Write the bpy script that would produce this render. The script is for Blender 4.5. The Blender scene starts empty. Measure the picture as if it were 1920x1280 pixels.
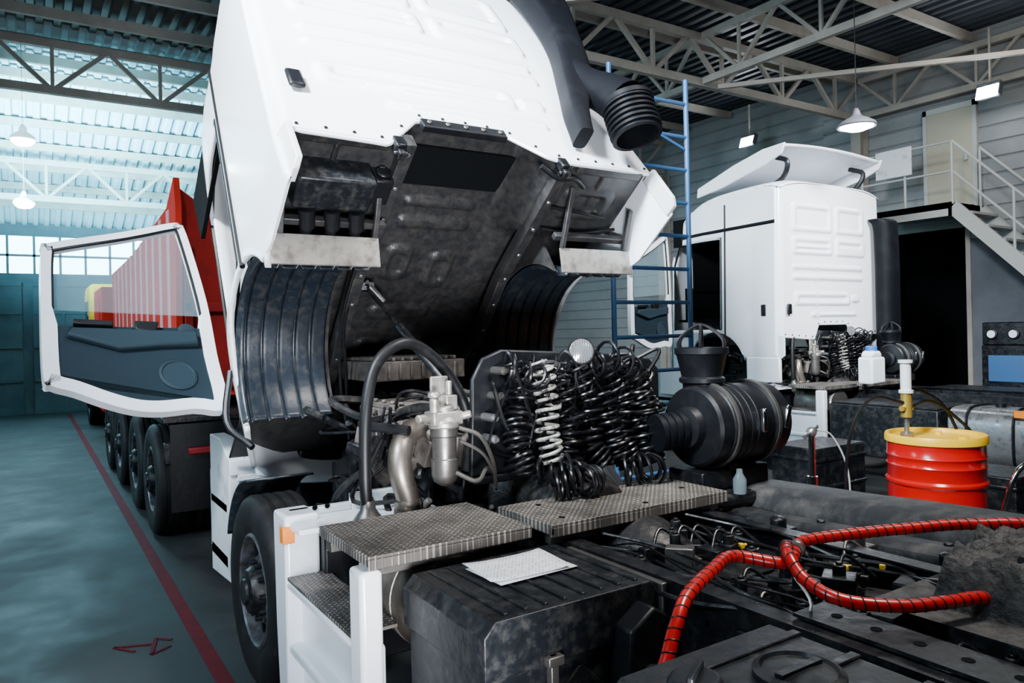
import bpy,bmesh,math,random
from mathutils import Matrix,Vector,noise
random.seed(4)
V=Vector
rad=math.radians
sin,cos,pi=math.sin,math.cos,math.pi
WL={}
def sstep(a,b,x):
    t=max(0,min(1,(x-a)/(b-a))); return t*t*(3-2*t)
def pl(pts,x):
    if x<=pts[0][0]: return pts[0][1]
    for (a,b),(c,d) in zip(pts,pts[1:]):
        if x<=c: return b+(d-b)*(x-a)/(c-a) if c!=a else d
    return pts[-1][1]
def sm(pts,k=6,closed=False):
    P=[V(p) for p in pts]; n=len(P); out=[]
    rng=range(n) if closed else range(n-1)
    for i in rng:
        if closed: a,b,c,d=P[i-1],P[i],P[(i+1)%n],P[(i+2)%n]
        else:
            b,c=P[i],P[i+1]; a=P[i-1] if i>0 else b+(b-c); d=P[i+2] if i+2<n else c+(c-b)
        for j in range(k):
            t=j/k
            out.append(.5*((2*b)+(c-a)*t+(2*a-5*b+4*c-d)*t*t+(3*b-a-3*c+d)*t**3))
    if not closed: out.append(P[-1])
    return out
def frames(P,closed=False):
    n=len(P); T=[]
    for i in range(n):
        a=P[i-1] if (i>0 or closed) else P[i]; b=P[(i+1)%n] if (i<n-1 or closed) else P[i]
        t=(b-a); T.append(t.normalized() if t.length>1e-9 else V((0,0,1)))
    up=V((0,0,1)) if abs(T[0].z)<.9 else V((1,0,0))
    N=[T[0].cross(up).normalized()]
    for i in range(1,n):
        v=N[-1]-T[i]*N[-1].dot(T[i]); N.append(v.normalized() if v.length>1e-6 else N[-1])
    return [(T[i],N[i],T[i].cross(N[i])) for i in range(n)]
class B:
    def __init__(s,M=None): s.bm=bmesh.new(); s.M=M or Matrix.Identity(4); s.mi=0
    def add(s,vs,fs):
        bv=[s.bm.verts.new(s.M@V(v)) for v in vs]
        for f in fs:
            try:
                q=s.bm.faces.new([bv[i] for i in f]); q.material_index=s.mi
            except ValueError: pass
        return s
    def box(s,c,d,rot=(0,0,0),taper=1):
        c=V(c); R=Matrix.Rotation(rad(rot[2]),3,'Z')@Matrix.Rotation(rad(rot[1]),3,'Y')@Matrix.Rotation(rad(rot[0]),3,'X')
        vs=[]
        for z in(-.5,.5):
            k=taper if z>0 else 1
            for x,y in((-.5,-.5),(.5,-.5),(.5,.5),(-.5,.5)): vs.append(c+R@V((x*d[0]*k,y*d[1]*k,z*d[2])))
        return s.add(vs,[(3,2,1,0),(4,5,6,7),(0,1,5,4),(1,2,6,5),(2,3,7,6),(3,0,4,7)])
    def bb(s,x0,x1,y0,y1,z0,z1): return s.box(((x0+x1)/2,(y0+y1)/2,(z0+z1)/2),(x1-x0,y1-y0,z1-z0))
    def beam(s,p0,p1,w,h=None):
        h=h or w; p0=V(p0);p1=V(p1);t=(p1-p0).normalized()
        up=V((0,0,1)) if abs(t.z)<.95 else V((0,1,0))
        a=t.cross(up).normalized()*w/2; b=a.cross(t).normalized()*h/2
        vs=[p0-a-b,p0+a-b,p0+a+b,p0-a+b,p1-a-b,p1+a-b,p1+a+b,p1-a+b]
        return s.add(vs,[(3,2,1,0),(4,5,6,7),(0,1,5,4),(1,2,6,5),(2,3,7,6),(3,0,4,7)])
    def tube(s,P,r,n=8,closed=False,cap=True):
        P=[V(p) for p in P]; F=frames(P,closed); m=len(P); vs=[];fs=[]
        for i,p in enumerate(P):
            rr=r[i] if isinstance(r,(list,tuple)) else r
            for k in range(n):
                a=2*pi*k/n; vs.append(p+F[i][1]*cos(a)*rr+F[i][2]*sin(a)*rr)
        for i in range(m if closed else m-1):
            j=(i+1)%m
            for k in range(n): fs.append((i*n+k,i*n+(k+1)%n,j*n+(k+1)%n,j*n+k))
        if cap and not closed: fs.append(tuple(range(n-1,-1,-1))); fs.append(tuple((m-1)*n+k for k in range(n)))
        return s.add(vs,fs)
    def cyl(s,p0,p1,r,r1=None,n=20):
        return s.tube([p0,p1],[r,r if r1 is None else r1],n)
    def lathe(s,o,ax,prof,n=32,cap=True):
        ax=V(ax).normalized(); up=V((0,0,1)) if abs(ax.z)<.9 else V((1,0,0))
        a=ax.cross(up).normalized(); b=ax.cross(a); o=V(o); vs=[];fs=[]
        for r,h in prof:
            for k in range(n):
                t=2*pi*k/n; vs.append(o+ax*h+(a*cos(t)+b*sin(t))*r)
        for i in range(len(prof)-1):
            for k in range(n): fs.append((i*n+k,i*n+(k+1)%n,(i+1)*n+(k+1)%n,(i+1)*n+k))
        if cap: fs.append(tuple(range(n-1,-1,-1))); fs.append(tuple((len(prof)-1)*n+k for k in range(n)))
        return s.add(vs,fs)
    def grid(s,us,vs_,fn,skip=None,mf=None):
        nu,nv=len(us),len(vs_); bv=[s.bm.verts.new(s.M@V(fn(u,v))) for u in us for v in vs_]
        for i in range(nu-1):
            for j in range(nv-1):
                u=(us[i]+us[i+1])/2;v=(vs_[j]+vs_[j+1])/2
                if skip and skip(u,v): continue
                f=s.bm.faces.new([bv[q] for q in (i*nv+j,i*nv+j+1,(i+1)*nv+j+1,(i+1)*nv+j)]);f.material_index=mf(u,v) if mf else s.mi
        return s
    def prism(s,pts,ext):
        n=len(pts); e=V(ext); vs=[V(p) for p in pts]+[V(p)+e for p in pts]
        return s.add(vs,[tuple(range(n)),tuple(range(2*n-1,n-1,-1))]+[(i,i+n,(i+1)%n+n,(i+1)%n) for i in range(n)])
    def ring(s,o,i_,ext):
        n=len(o); e=V(ext); vs=[V(p) for p in o]+[V(p) for p in i_]+[V(p)+e for p in o]+[V(p)+e for p in i_]; fs=[]
        for k in range(n):
            j=(k+1)%n
            fs+=[(k,j,n+j,n+k),(2*n+k,3*n+k,3*n+j,2*n+j),(k,2*n+k,2*n+j,j),(n+k,n+j,3*n+j,3*n+k)]
        return s.add(vs,fs)
    def sph(s,c,r,n=12,sz=1):
        c=V(c); return s.lathe(c,(0,0,1),[(max(1e-4,r*cos(t)),r*sz*sin(t)) for t in [(-.5+i/n)*pi for i in range(n+1)]],n*2,False)
    def lump(s,c,r,seed):
        c=V(c);n=7;m=12;vs=[];fs=[]
        for i in range(n+1):
            t=(-.5+i/n)*pi
            for k in range(m):
                a=2*pi*k/m;d=V((cos(t)*cos(a),cos(t)*sin(a),sin(t)*.4));q=1+.55*noise.noise(d*1.7+V((seed*3.1,0,0)))+.25*noise.noise(d*4+V((0,seed,0)))
                vs.append(c+d*r*q)
        for i in range(n):
            for k in range(m): fs.append((i*m+k,i*m+(k+1)%m,(i+1)*m+(k+1)%m,(i+1)*m+k))
        return s.add(vs,fs)
    def helix(s,path,R,turns,r,n=6,seg=14,wob=0,seed=0):
        P0=[V(p) for p in path];F=frames(P0);m=len(P0)-1;P=[]
        N=int(turns*seg)
        for i in range(N+1):
            q=i/N*m;k=min(int(q),m-1);t=q-k;p=P0[k].lerp(P0[k+1],t);a_=F[k][1].lerp(F[k+1][1],t).normalized();b_=F[k][2].lerp(F[k+1][2],t).normalized()
            an=2*pi*i/seg;nz=noise.noise((i/seg*.9,seed,0))
            RR=R*(1+wob*nz*1.2)
            P.append(p+(a_*cos(an)+b_*sin(an))*RR+V((noise.noise((i/seg*.5,seed,5)),noise.noise((i/seg*.5,seed,9)),noise.noise((i/seg*1.3,seed,7))*.6))*wob*.06)
        return s.tube(P,r,n)
    def obj(s,name,mats,parent=None,bevel=0,smooth=38,solid=0,label=None,cat=None,group=None,kind=None,seg=2,recalc=True):
        if recalc: bmesh.ops.recalc_face_normals(s.bm,faces=s.bm.faces)
        me=bpy.data.meshes.new(name); 
        xs=[v.co for v in s.bm.verts]
        c=V(((min(v.x for v in xs)+max(v.x for v in xs))/2,(min(v.y for v in xs)+max(v.y for v in xs))/2,min(v.z for v in xs)))
        for v in s.bm.verts: v.co-=c
        s.bm.to_mesh(me); s.bm.free()
        if not isinstance(mats,(list,tuple)): mats=[mats]
        for m in mats: me.materials.append(m)
        o=bpy.data.objects.new(name,me); bpy.context.scene.collection.objects.link(o)
        if smooth:
            me.polygons.foreach_set('use_smooth',[True]*len(me.polygons)); me.set_sharp_from_angle(angle=rad(smooth))
        if parent is not None: o.parent=parent; o.location=c-WL[parent.name]
        else: o.location=c
        WL[o.name]=c
        if solid:
            m=o.modifiers.new('s','SOLIDIFY'); m.thickness=solid; m.offset=0
        if bevel:
            m=o.modifiers.new('b','BEVEL'); m.width=bevel; m.segments=seg; m.limit_method='ANGLE'; m.angle_limit=rad(40)
        if label:o["label"]=label
        if cat:o["category"]=cat
        if group:o["group"]=group
        if kind:o["kind"]=kind
        return o
def top(name,loc,label,cat,group=None):
    o=bpy.data.objects.new(name,None); bpy.context.scene.collection.objects.link(o); o.location=loc; WL[o.name]=V(loc)
    o.empty_display_size=.2; o["label"]=label;o["category"]=cat
    if group:o["group"]=group
    return o
def lin(a,b,n): return [a+(b-a)*i/n for i in range(n+1)]

# ---------------- materials
def mk(name,col,rough=.5,metal=0,dirt=None,lo=.5,hi=.7,scale=5,bump=0,bscale=30,coat=0,em=None,ems=0,alpha=None,rvar=0,spec=.5):
    m=bpy.data.materials.new(name); m.use_nodes=True; nt=m.node_tree; N=nt.nodes; L=nt.links
    p=N['Principled BSDF']; p.inputs['Base Color'].default_value=(*col,1); p.inputs['Roughness'].default_value=rough; p.inputs['Metallic'].default_value=metal
    p.inputs['Specular IOR Level'].default_value=spec
    if coat: p.inputs['Coat Weight'].default_value=coat; p.inputs['Coat Roughness'].default_value=.12
    tc=N.new('ShaderNodeTexCoord')
    if dirt:
        nz=N.new('ShaderNodeTexNoise'); nz.inputs['Scale'].default_value=scale; nz.inputs['Detail'].default_value=8; nz.inputs['Roughness'].default_value=.65
        L.new(tc.outputs['Object'],nz.inputs['Vector'])
        r=N.new('ShaderNodeValToRGB'); r.color_ramp.elements[0].position=lo; r.color_ramp.elements[1].position=hi
        r.color_ramp.elements[0].color=(*col,1); r.color_ramp.elements[1].color=(*dirt,1)
        L.new(nz.outputs['Fac'],r.inputs['Fac']); L.new(r.outputs['Color'],p.inputs['Base Color'])
        if rvar:
            mr=N.new('ShaderNodeMapRange'); mr.inputs['From Min'].default_value=.35;mr.inputs['From Max'].default_value=.65
            mr.inputs['To Min'].default_value=max(.02,rough-rvar); mr.inputs['To Max'].default_value=min(1,rough+rvar)
            L.new(nz.outputs['Fac'],mr.inputs['Value']); L.new(mr.outputs['Result'],p.inputs['Roughness'])
    if bump:
        n2=N.new('ShaderNodeTexNoise'); n2.inputs['Scale'].default_value=bscale; n2.inputs['Detail'].default_value=6
        L.new(tc.outputs['Object'],n2.inputs['Vector']); b=N.new('ShaderNodeBump'); b.inputs['Strength'].default_value=bump; b.inputs['Distance'].default_value=.02
        L.new(n2.outputs['Fac'],b.inputs['Height']); L.new(b.outputs['Normal'],p.inputs['Normal'])
    if em: p.inputs['Emission Color'].default_value=(*em,1); p.inputs['Emission Strength'].default_value=ems
    if alpha is not None: p.inputs['Alpha'].default_value=alpha
    return m
white=mk('white_paint',(.78,.81,.86),.28,coat=.4,dirt=(.68,.71,.76),lo=.55,hi=.85,scale=2)
whited=mk('white_dirty',(.66,.68,.71),.45,dirt=(.26,.25,.24),lo=.54,hi=.78,scale=6)
blackp=mk('black_plastic',(.004,.0045,.006),.42,dirt=(.014,.014,.016),lo=.5,hi=.8,scale=7,bump=.05,spec=.3)
ductm=mk('duct_matte_black',(.003,.0035,.005),.55,dirt=(.008,.009,.011),lo=.5,hi=.8,scale=4,spec=.10)
blackd=mk('black_dusty',(.005,.006,.008),.42,dirt=(.045,.043,.040),lo=.48,hi=.88,scale=20,bump=.12,rvar=.12,spec=.35)
under=mk('underbody',(.012,.013,.015),.42,dirt=(.045,.040,.036),lo=.35,hi=.95,scale=18,bump=.12,rvar=.08,spec=.5)
liner=mk('liner',(.008,.012,.018),.34,dirt=(.05,.047,.044),lo=.48,hi=.9,scale=16,bump=.08,spec=.5)
rubber=mk('rubber',(.004,.004,.005),.45,dirt=(.014,.013,.013),lo=.5,hi=.8,scale=12,spec=.3)
hose=mk('hose_gloss',(.003,.003,.004),.32,spec=.35)
tyrem=mk('tyre',(.005,.005,.006),.65,dirt=(.02,.018,.017),lo=.5,hi=.8,scale=10,spec=.3)
rimm=mk('rim',(.14,.145,.165),.4,.6,dirt=(.04,.035,.03),lo=.42,hi=.65,scale=10)
steel=mk('steel',(.42,.42,.43),.33,.9,dirt=(.12,.105,.09),lo=.5,hi=.8,scale=12,rvar=.12)
dsteel=mk('steel_dull',(.17,.16,.15),.42,.85,dirt=(.045,.038,.033),lo=.45,hi=.75,scale=10,rvar=.12)
pipem=mk('pipe_brown_steel',(.28,.245,.21),.4,.85,dirt=(.09,.073,.06),lo=.45,hi=.75,scale=9,rvar=.12)
alu=mk('alu',(.38,.36,.33),.45,.7,dirt=(.12,.105,.09),lo=.45,hi=.75,scale=14)
chrome=mk('chrome',(.75,.76,.78),.15,1)
frame=mk('frame_black',(.0045,.005,.0065),.36,dirt=(.034,.031,.029),lo=.5,hi=.85,scale=14,bump=.12,rvar=.12,spec=.4)
engm=mk('engine',(.012,.012,.013),.45,.2,dirt=(.06,.05,.042),lo=.5,hi=.8,scale=14,bump=.3,spec=.35)
brown=mk('dusty_brown',(.12,.102,.09),.6,.2,dirt=(.03,.026,.024),lo=.45,hi=.7,scale=14,bump=.2)
mud=mk('mud',(.05,.046,.042),.75,dirt=(.005,.005,.005),lo=.42,hi=.6,scale=13,bump=1,bscale=40)
glass=mk('glass_dark',(.004,.005,.007),.05,coat=.3)
glassc=mk('glass_clear',(.5,.75,.85),.03,alpha=.07,spec=.3)
trimd=mk('door_trim',(.009,.019,.027),.65,bump=.05,spec=.2)
trimd2=mk('door_trim_light',(.014,.027,.037),.65,spec=.2)
orange=mk('orange_lens',(.8,.22,.02),.25)
redl=mk('red_lens',(.2,.004,.008),.3)
redh=mk('red_hose',(.42,.0025,.003),.3,coat=.2,dirt=(.2,.003,.003),lo=.5,hi=.8,scale=14)
redpaint=mk('red_paint',(.55,.03,.02),.9,dirt=(.42,.03,.02),lo=.45,hi=.7,scale=3,spec=.03)
redpd=mk('red_paint_dark',(.22,.012,.010),.8,dirt=(.14,.010,.010),lo=.45,hi=.7,scale=3,spec=.1)
redrib=mk('red_rib_pale',(.60,.27,.27),.9,spec=.03)
drumred=mk('drum_red',(.48,.0015,.003),.2,coat=.6)
drumy=mk('drum_yellow',(.85,.50,.004),.35)
blue=mk('blue_paint',(.03,.105,.26),.45,dirt=(.06,.10,.16),lo=.5,hi=.8,scale=8)
cream=mk('truss_cream',(.31,.285,.25),.6,dirt=(.22,.20,.175),lo=.4,hi=.7,scale=2)
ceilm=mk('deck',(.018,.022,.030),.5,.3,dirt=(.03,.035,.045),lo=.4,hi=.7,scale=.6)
ceill=mk('deck_painted_glow',(.34,.50,.56),.7,dirt=(.24,.38,.45),lo=.4,hi=.7,scale=.6,spec=.2)  # glow on the far left deck is put into this paler colour
wallm=mk('siding',(.24,.243,.246),.6,dirt=(.16,.163,.167),lo=.4,hi=.75,scale=.7)
wallf=mk('far_wall',(.085,.125,.145),.8,dirt=(.05,.08,.10),lo=.4,hi=.7,scale=1,spec=.2)
plaster=mk('plaster',(.11,.117,.14),.8,dirt=(.07,.077,.09),lo=.4,hi=.7,scale=1)
doorc=mk('door_cream',(.38,.35,.27),.6)
railm=mk('rail_white',(.40,.40,.38),.5)
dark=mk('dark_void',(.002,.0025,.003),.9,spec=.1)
paperm=mk('paper',(.8,.82,.85),.7)
yellowt=mk('yellow_truck',(.7,.38,.03),.8,spec=.1)
canm=mk('canister',(.75,.8,.82),.4)
bluec=mk('blue_cap',(.02,.12,.45),.35)
lampw=mk('lamp_on',(1,1,1),.5,em=(.85,.95,1),ems=160)
lampb=mk('lamp_bulb',(1,1,1),.5,em=(.9,.95,1),ems=25)
lampg=mk('lamp_shade',(.13,.135,.15),.45,.4)
lampp=mk('lamp_shade_pale',(.7,.85,.9),.5,em=(.55,.9,1),ems=1.6)
lens=mk('lamp_lens',(.55,.57,.6),.12,.8)
sky1=mk('window_light',(.5,.8,1),.5,em=(.45,.88,1),ems=12)
paintred=mk('floor_red',(.16,.003,.013),.7,dirt=(.07,.004,.008),lo=.45,hi=.75,scale=6,spec=.15)
brass=mk('brass',(.6,.42,.08),.35,.7)
plate=mk('checker_plate',(.33,.29,.26),.5,.5)
nt=plate.node_tree;N=nt.nodes;L=nt.links;P_=N['Principled BSDF']
tc=N.new('ShaderNodeTexCoord')
def studs(rotz,off):
    mp=N.new('ShaderNodeMapping');mp.inputs['Rotation'].default_value=(0,0,rad(rotz));mp.inputs['Location'].default_value=(off,off,0);L.new(tc.outputs['Object'],mp.inputs['Vector'])
    br=N.new('ShaderNodeTexBrick');br.inputs['Scale'].default_value=15;br.inputs['Mortar Size'].default_value=.085;br.inputs['Mortar Smooth'].default_value=.5;br.inputs['Brick Width'].default_value=.5;br.inputs['Row Height'].default_value=.30
    L.new(mp.outputs[0],br.inputs['Vector']);return br.outputs['Fac']
a_=studs(45,0);c_=studs(-45,.011)
mm=N.new('ShaderNodeMath');mm.operation='MAXIMUM';L.new(a_,mm.inputs[0]);L.new(c_,mm.inputs[1])
cr=N.new('ShaderNodeMix');cr.data_type='RGBA';cr.inputs[6].default_value=(.40,.36,.33,1);cr.inputs[7].default_value=(.12,.108,.097,1);L.new(mm.outputs[0],cr.inputs[0])
nz=N.new('ShaderNodeTexNoise');nz.inputs['Scale'].default_value=5;nz.inputs['Detail'].default_value=7;L.new(tc.outputs['Object'],nz.inputs['Vector'])
mr=N.new('ShaderNodeMapRange');mr.inputs['From Min'].default_value=.3;mr.inputs['From Max'].default_value=.7;mr.inputs['To Min'].default_value=.5;mr.inputs['To Max'].default_value=1.15;L.new(nz.outputs['Fac'],mr.inputs['Value'])
mx=N.new('ShaderNodeVectorMath');mx.operation='SCALE';L.new(cr.outputs[2],mx.inputs[0]);L.new(mr.outputs[0],mx.inputs['Scale']);L.new(mx.outputs[0],P_.inputs['Base Color'])
bu=N.new('ShaderNodeBump');bu.inputs['Strength'].default_value=.8;bu.inputs['Distance'].default_value=.004;bu.invert=True
L.new(mm.outputs[0],bu.inputs['Height']);L.new(bu.outputs[0],P_.inputs['Normal'])
floorm=mk('concrete_floor',(.030,.031,.032),.6,dirt=(.062,.063,.063),lo=.36,hi=.76,scale=1.8,bump=.05,bscale=9,rvar=.1,spec=.22)
pp=mk('paper_print',(.8,.82,.85),.7)
nt=pp.node_tree;N=nt.nodes;L=nt.links
tc=N.new('ShaderNodeTexCoord');br=N.new('ShaderNodeTexBrick');br.inputs['Scale'].default_value=34;br.inputs['Mortar Size'].default_value=.10
br.inputs['Color1'].default_value=(.12,.13,.16,1);br.inputs['Color2'].default_value=(.8,.82,.85,1);br.inputs['Mortar'].default_value=(.82,.84,.87,1);br.inputs['Bias'].default_value=.0
br.inputs['Row Height'].default_value=.36;L.new(tc.outputs['Object'],br.inputs['Vector']);L.new(br.outputs['Color'],N['Principled BSDF'].inputs['Base Color'])
hosew=mk('coil_pale',(.4,.385,.35),.4,dirt=(.03,.03,.03),lo=.45,hi=.6,scale=16)
mudg=mk('mudguard_grey',(.018,.020,.023),.6,dirt=(.085,.08,.075),lo=.46,hi=.78,scale=8,bump=.15,spec=.25)

# ---------------- room
XW=14.2;YF=23.8;XL=-10
def st(b,name,m,**k): return b.obj(name,m,kind='structure',**k)
b=B();b.bb(XL,XW+6,-7,YF+.2,-.2,0);st(b,'floor',floorm,smooth=0)
b=B();b.bb(.85,.935,-1,YF-1,.0,.004);b.obj('floor_line',paintred,smooth=0,label='long dark red line painted on the concrete floor',cat='floor marking')
b=B()
for q in ([(.42,5.30),(.62,5.22)],[(.42,5.30),(.52,5.16)],[(.66,5.30),(.60,5.05)],[(.60,5.05),(.72,5.12)],[(.66,5.3),(.74,5.22)]):
    b.beam((*q[0],.003),(*q[1],.003),.022,.004)
b.obj('floor_symbol',paintred,smooth=0,label='faded red arrow and digit strokes painted on concrete',cat='floor marking')
def ch(y): return 7.05 if y<17 else 7.05-(y-17)*(2.0/6.8)
b=B();xs=[];x=XL
seq=[0,.05,.075,.18,.205]
while x<XW:
    for k,s_ in enumerate(seq): xs.append(x+s_)
    x+=.25
ys=[-7,2,8,14.2,17,20.4,YF]
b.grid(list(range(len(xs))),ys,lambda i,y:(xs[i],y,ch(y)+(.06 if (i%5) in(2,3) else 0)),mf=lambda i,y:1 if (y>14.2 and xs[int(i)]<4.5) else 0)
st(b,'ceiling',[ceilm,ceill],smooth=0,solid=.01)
def siding(b,y0,y1,z0,z1,x):
    zs=[];z=z0
    while z<z1-.01:
        zs+= [(z,0),(min(z+.22,z1),0),(min(z+.24,z1),.03),(min(z+.26,z1),.03)];z+=.28
    zs.append((z1,0))
    b.grid([y0,y1],list(range(len(zs))),lambda y,i:(x+zs[i][1],y,zs[i][0]))
b=B()
siding(b,-7,6.75,3.4,7.1,XW);siding(b,9.6,YF,0,7.1,XW);siding(b,6.75,9.6,3.7,7.1,XW)
st(b,'wall_right',wallm,smooth=0,solid=.02)
b=B();b.bb(XW+.02,XW+.12,-7,6.75,0,3.4);st(b,'wall_right_lower',plaster,smooth=0)
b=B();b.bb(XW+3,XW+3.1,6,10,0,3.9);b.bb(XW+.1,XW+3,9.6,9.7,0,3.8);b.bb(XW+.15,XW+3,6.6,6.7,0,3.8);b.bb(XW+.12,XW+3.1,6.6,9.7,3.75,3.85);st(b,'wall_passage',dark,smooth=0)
b=B();b.bb(XW-.03,XW+.1,6.72,6.8,0,3.7);b.bb(XW-.03,XW+.1,9.55,9.63,0,3.7);b.bb(XW-.03,XW+.1,6.8,9.6,3.62,3.7);st(b,'trim_1',cream,smooth=0)
b=B();b.bb(XL-.1,XL,-7,YF,0,7.1);st(b,'wall_left',wallf,smooth=0)
b=B();b.bb(XL,XW,YF,YF+.1,0,3.75);b.bb(XL,XW,YF,YF+.1,4.75,5.2)
b.bb(-4.4,-4,YF,YF+.1,3.75,4.75);b.bb(6.2,XW,YF,YF+.1,3.75,4.75);b.bb(XL,-8,YF,YF+.1,3.75,4.75)
st(b,'wall_far',wallf,smooth=0)
for k,(x0,x1) in enumerate([(-8,-4.4),(-4,6.2)]):
    b=B();b.bb(x0,x1,YF+.06,YF+.08,3.75,4.75);b.mi=1
    xx=x0
    while xx<=x1+.01: b.bb(xx-.03,xx+.03,YF-.02,YF+.04,3.75,4.75);xx+=.6
    b.bb(x0,x1,YF-.02,YF+.04,4.2,4.26)
    st(b,'window_%d'%(k+1),[sky1,wallf],smooth=0)
for k,(x0,x1) in enumerate([(-3.4,-.1),(.15,3.6)]):
    b=B();b.bb(x0,x1,YF-.12,YF-.04,0,3.5)
    for i in range(1,5): b.bb(x0+(x1-x0)*i/5-.03,x0+(x1-x0)*i/5+.03,YF-.16,YF-.12,0,3.5)
    for z in(.05,.9,1.8,2.7,3.45): b.bb(x0,x1,YF-.17,YF-.12,z-.05,z+.05)
    st(b,'door_%d'%(k+1),wallf,smooth=0)
b=B();b.bb(XW-.06,XW-.01,6.62,7.42,4.0,5.75);b.mi=1
for q in((6.55,6.62,3.95,5.85),(7.42,7.49,3.95,5.85)):b.bb(XW-.08,XW,q[0],q[1],q[2],q[3])
b.bb(XW-.08,XW,6.55,7.49,5.75,5.85);b.bb(XW-.12,XW-.06,6.7,6.74,4.8,4.95);st(b,'door_3',[doorc,railm],smooth=0)
for k,y in enumerate([3.2,8.7,14.2,19.6]):
    b=B();b.bb(XW-.28,XW-.04,y-.02,y+.02,0,5.9);b.bb(XW-.3,XW-.27,y-.1,y+.1,0,5.9);b.bb(XW-.05,XW-.02,y-.1,y+.1,0,5.9)
    b.obj('steel_column',cream,smooth=0,label='cream painted steel column standing against the siding wall',cat='column',group='wall columns')
def truss(p0,p1,hb,ht,n,w=.09,name='roof_truss',lab='cream painted steel roof truss with diagonal webbing'):
    b=B();p0=V(p0);p1=V(p1)
    A=lambda t,h:V((p0.x+(p1.x-p0.x)*t,p0.y+(p1.y-p0.y)*t,h))
    b.beam(A(0,hb),A(1,hb),w,w*1.2);b.beam(A(0,ht),A(1,ht),w,w*1.2)
    for i in range(n):
        a,c,d=i/n,(i+.5)/n,(i+1)/n
        b.beam(A(a,ht),A(c,hb),w*.6);b.beam(A(c,hb),A(d,ht),w*.6)
        b.beam(A(c,hb),A(c,ht),w*.5)
    return b.obj(name,cream,smooth=0,label=lab,cat='truss',group='roof trusses')
for y in(8.7,14.2,19.6): truss((XL,y),(XW-.15,y),6.0 if y<19 else 5.1,6.75 if y<19 else 5.9,15,.11)
truss((9.5,-3),(9.5,8.6),6.0,6.75,8,.09,'longitudinal_truss','cream steel longitudinal brace truss between roof trusses')
truss((13.9,-3),(13.9,8.6),6.0,6.7,8,.09,'longitudinal_truss','cream steel longitudinal truss along the siding wall')
truss((4.2,8.8),(4.2,14.1),6.0,6.75,4,.09,'longitudinal_truss','cream steel longitudinal brace truss between roof trusses')
truss((9.5,8.8),(9.5,14.1),6.0,6.75,4,.09,'longitudinal_truss','cream steel longitudinal brace truss between roof trusses')
y=1.2
while y<YF-1.3:
    b=B();b.bb(XL,XW-.1,y-.04,y+.04,ch(y)-.2,ch(y)-.04)
    b.obj('purlin',cream,smooth=0,label='cream steel purlin carrying the corrugated roof deck',cat='beam',group='roof purlins');y+=1.35 if y<14 else .95
for p,q in (((9.6,8.4,5.86),(13.9,3.2,5.86)),((4.2,8.4,5.9),(9.4,3.4,5.9))):
    b=B();b.beam(p,q,.07);b.obj('cross_brace',cream,smooth=0,label='diagonal steel cross bracing under the roof',cat='brace')

stp=top('staircase',(13.6,5.2,0),'pale steel staircase with landing and handrails on siding wall','stairs')
b=B();b.bb(13.0,XW-.02,6.45,8.05,3.82,3.93);b.bb(13.0,13.08,6.45,8.05,3.7,3.93);b.bb(13.0,XW-.02,6.45,6.5,3.7,3.93);b.obj('landing',railm,stp,smooth=0)
n=15
for x in(13.05,14.0):
    b=B();b.beam((x,6.45,3.85),(x,2.75,.05),.06,.22);b.obj('stringer',railm,stp,smooth=0)
for i in range(n):
    b=B();t=(i+.7)/n;b.box((13.52,6.45-3.7*t,3.9-3.8*t),(.9,.24,.04));b.obj('tread',railm,stp,smooth=0)
r=.022
b=B();x=13.05
b.tube([(x,8.05,4.95),(x,6.45,4.95),(x,2.75,1.15)],r);b.tube([(x,8.05,4.45),(x,6.45,4.45),(x,2.75,.65)],r)
for q in(8.05,7.25,6.45): b.tube([(x,q,3.9),(x,q,4.95)],r)
for t in(.25,.5,.75,1.0): b.tube([(x,6.45-3.7*t,3.85-3.8*t),(x,6.45-3.7*t,4.95-3.8*t)],r)
b.tube([(13.05,8.05,4.95),(XW-.1,8.05,4.95)],r);b.obj('handrail',railm,stp)
b=B();b.tube([(14.0,6.45,4.95),(14.0,2.75,1.15)],r)
for t in(0,.33,.66,1.0): b.tube([(14,6.45-3.7*t,3.85-3.8*t),(14,6.45-3.7*t,4.95-3.8*t)],r)
b.obj('handrail',railm,stp)
b=B();b.bb(12.98,13.02,7.1,7.75,4.5,5.0);b.obj('sign_board',whited,bevel=.01,label='blank pale board fixed to the landing railing',cat='board')

def pend(x,y,z,on=False):
    t=top('pendant_lamp',(x,y,z),'grey metal dome pendant lamp hanging from the roof' if on else 'brightly glowing pale pendant lamp hanging from the roof','lamp','pendant lamps')
    k=1 if on else .75
    b=B();b.lathe((x,y,z),(0,0,1),[(.23*k,0),(.235*k,.02),(.22*k,.05),(.14*k,.10),(.075*k,.13),(.05,.16),(.04,.2),(.02,.24)],28,False);b.obj('lamp_shade',lampg if on else lampp,t,solid=.006)
    b=B();b.tube([(x,y,z+.24),(x,y,6.8)],.006 if on else .004,5);b.obj('lamp_cable',rubber if on else cream,t)
    b=B();b.lathe((x,y,z+.0),(0,0,1),[(.001,-.10),(.1,-.08),(.15,-.04),(.165,.0),(.16,.03)] if not on else [(.001,-.05),(.1,-.04),(.2,0),(.2,.03)],24,True);b.obj('light_bulb',lampb if on else lampw,t)
pend(8.9,5.55,4.42,True);pend(6.0,8.0,5.72,True);pend(.0,14.0,5.1);pend(.0,16.6,4.5);pend(-4,15,5.1)
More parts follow.
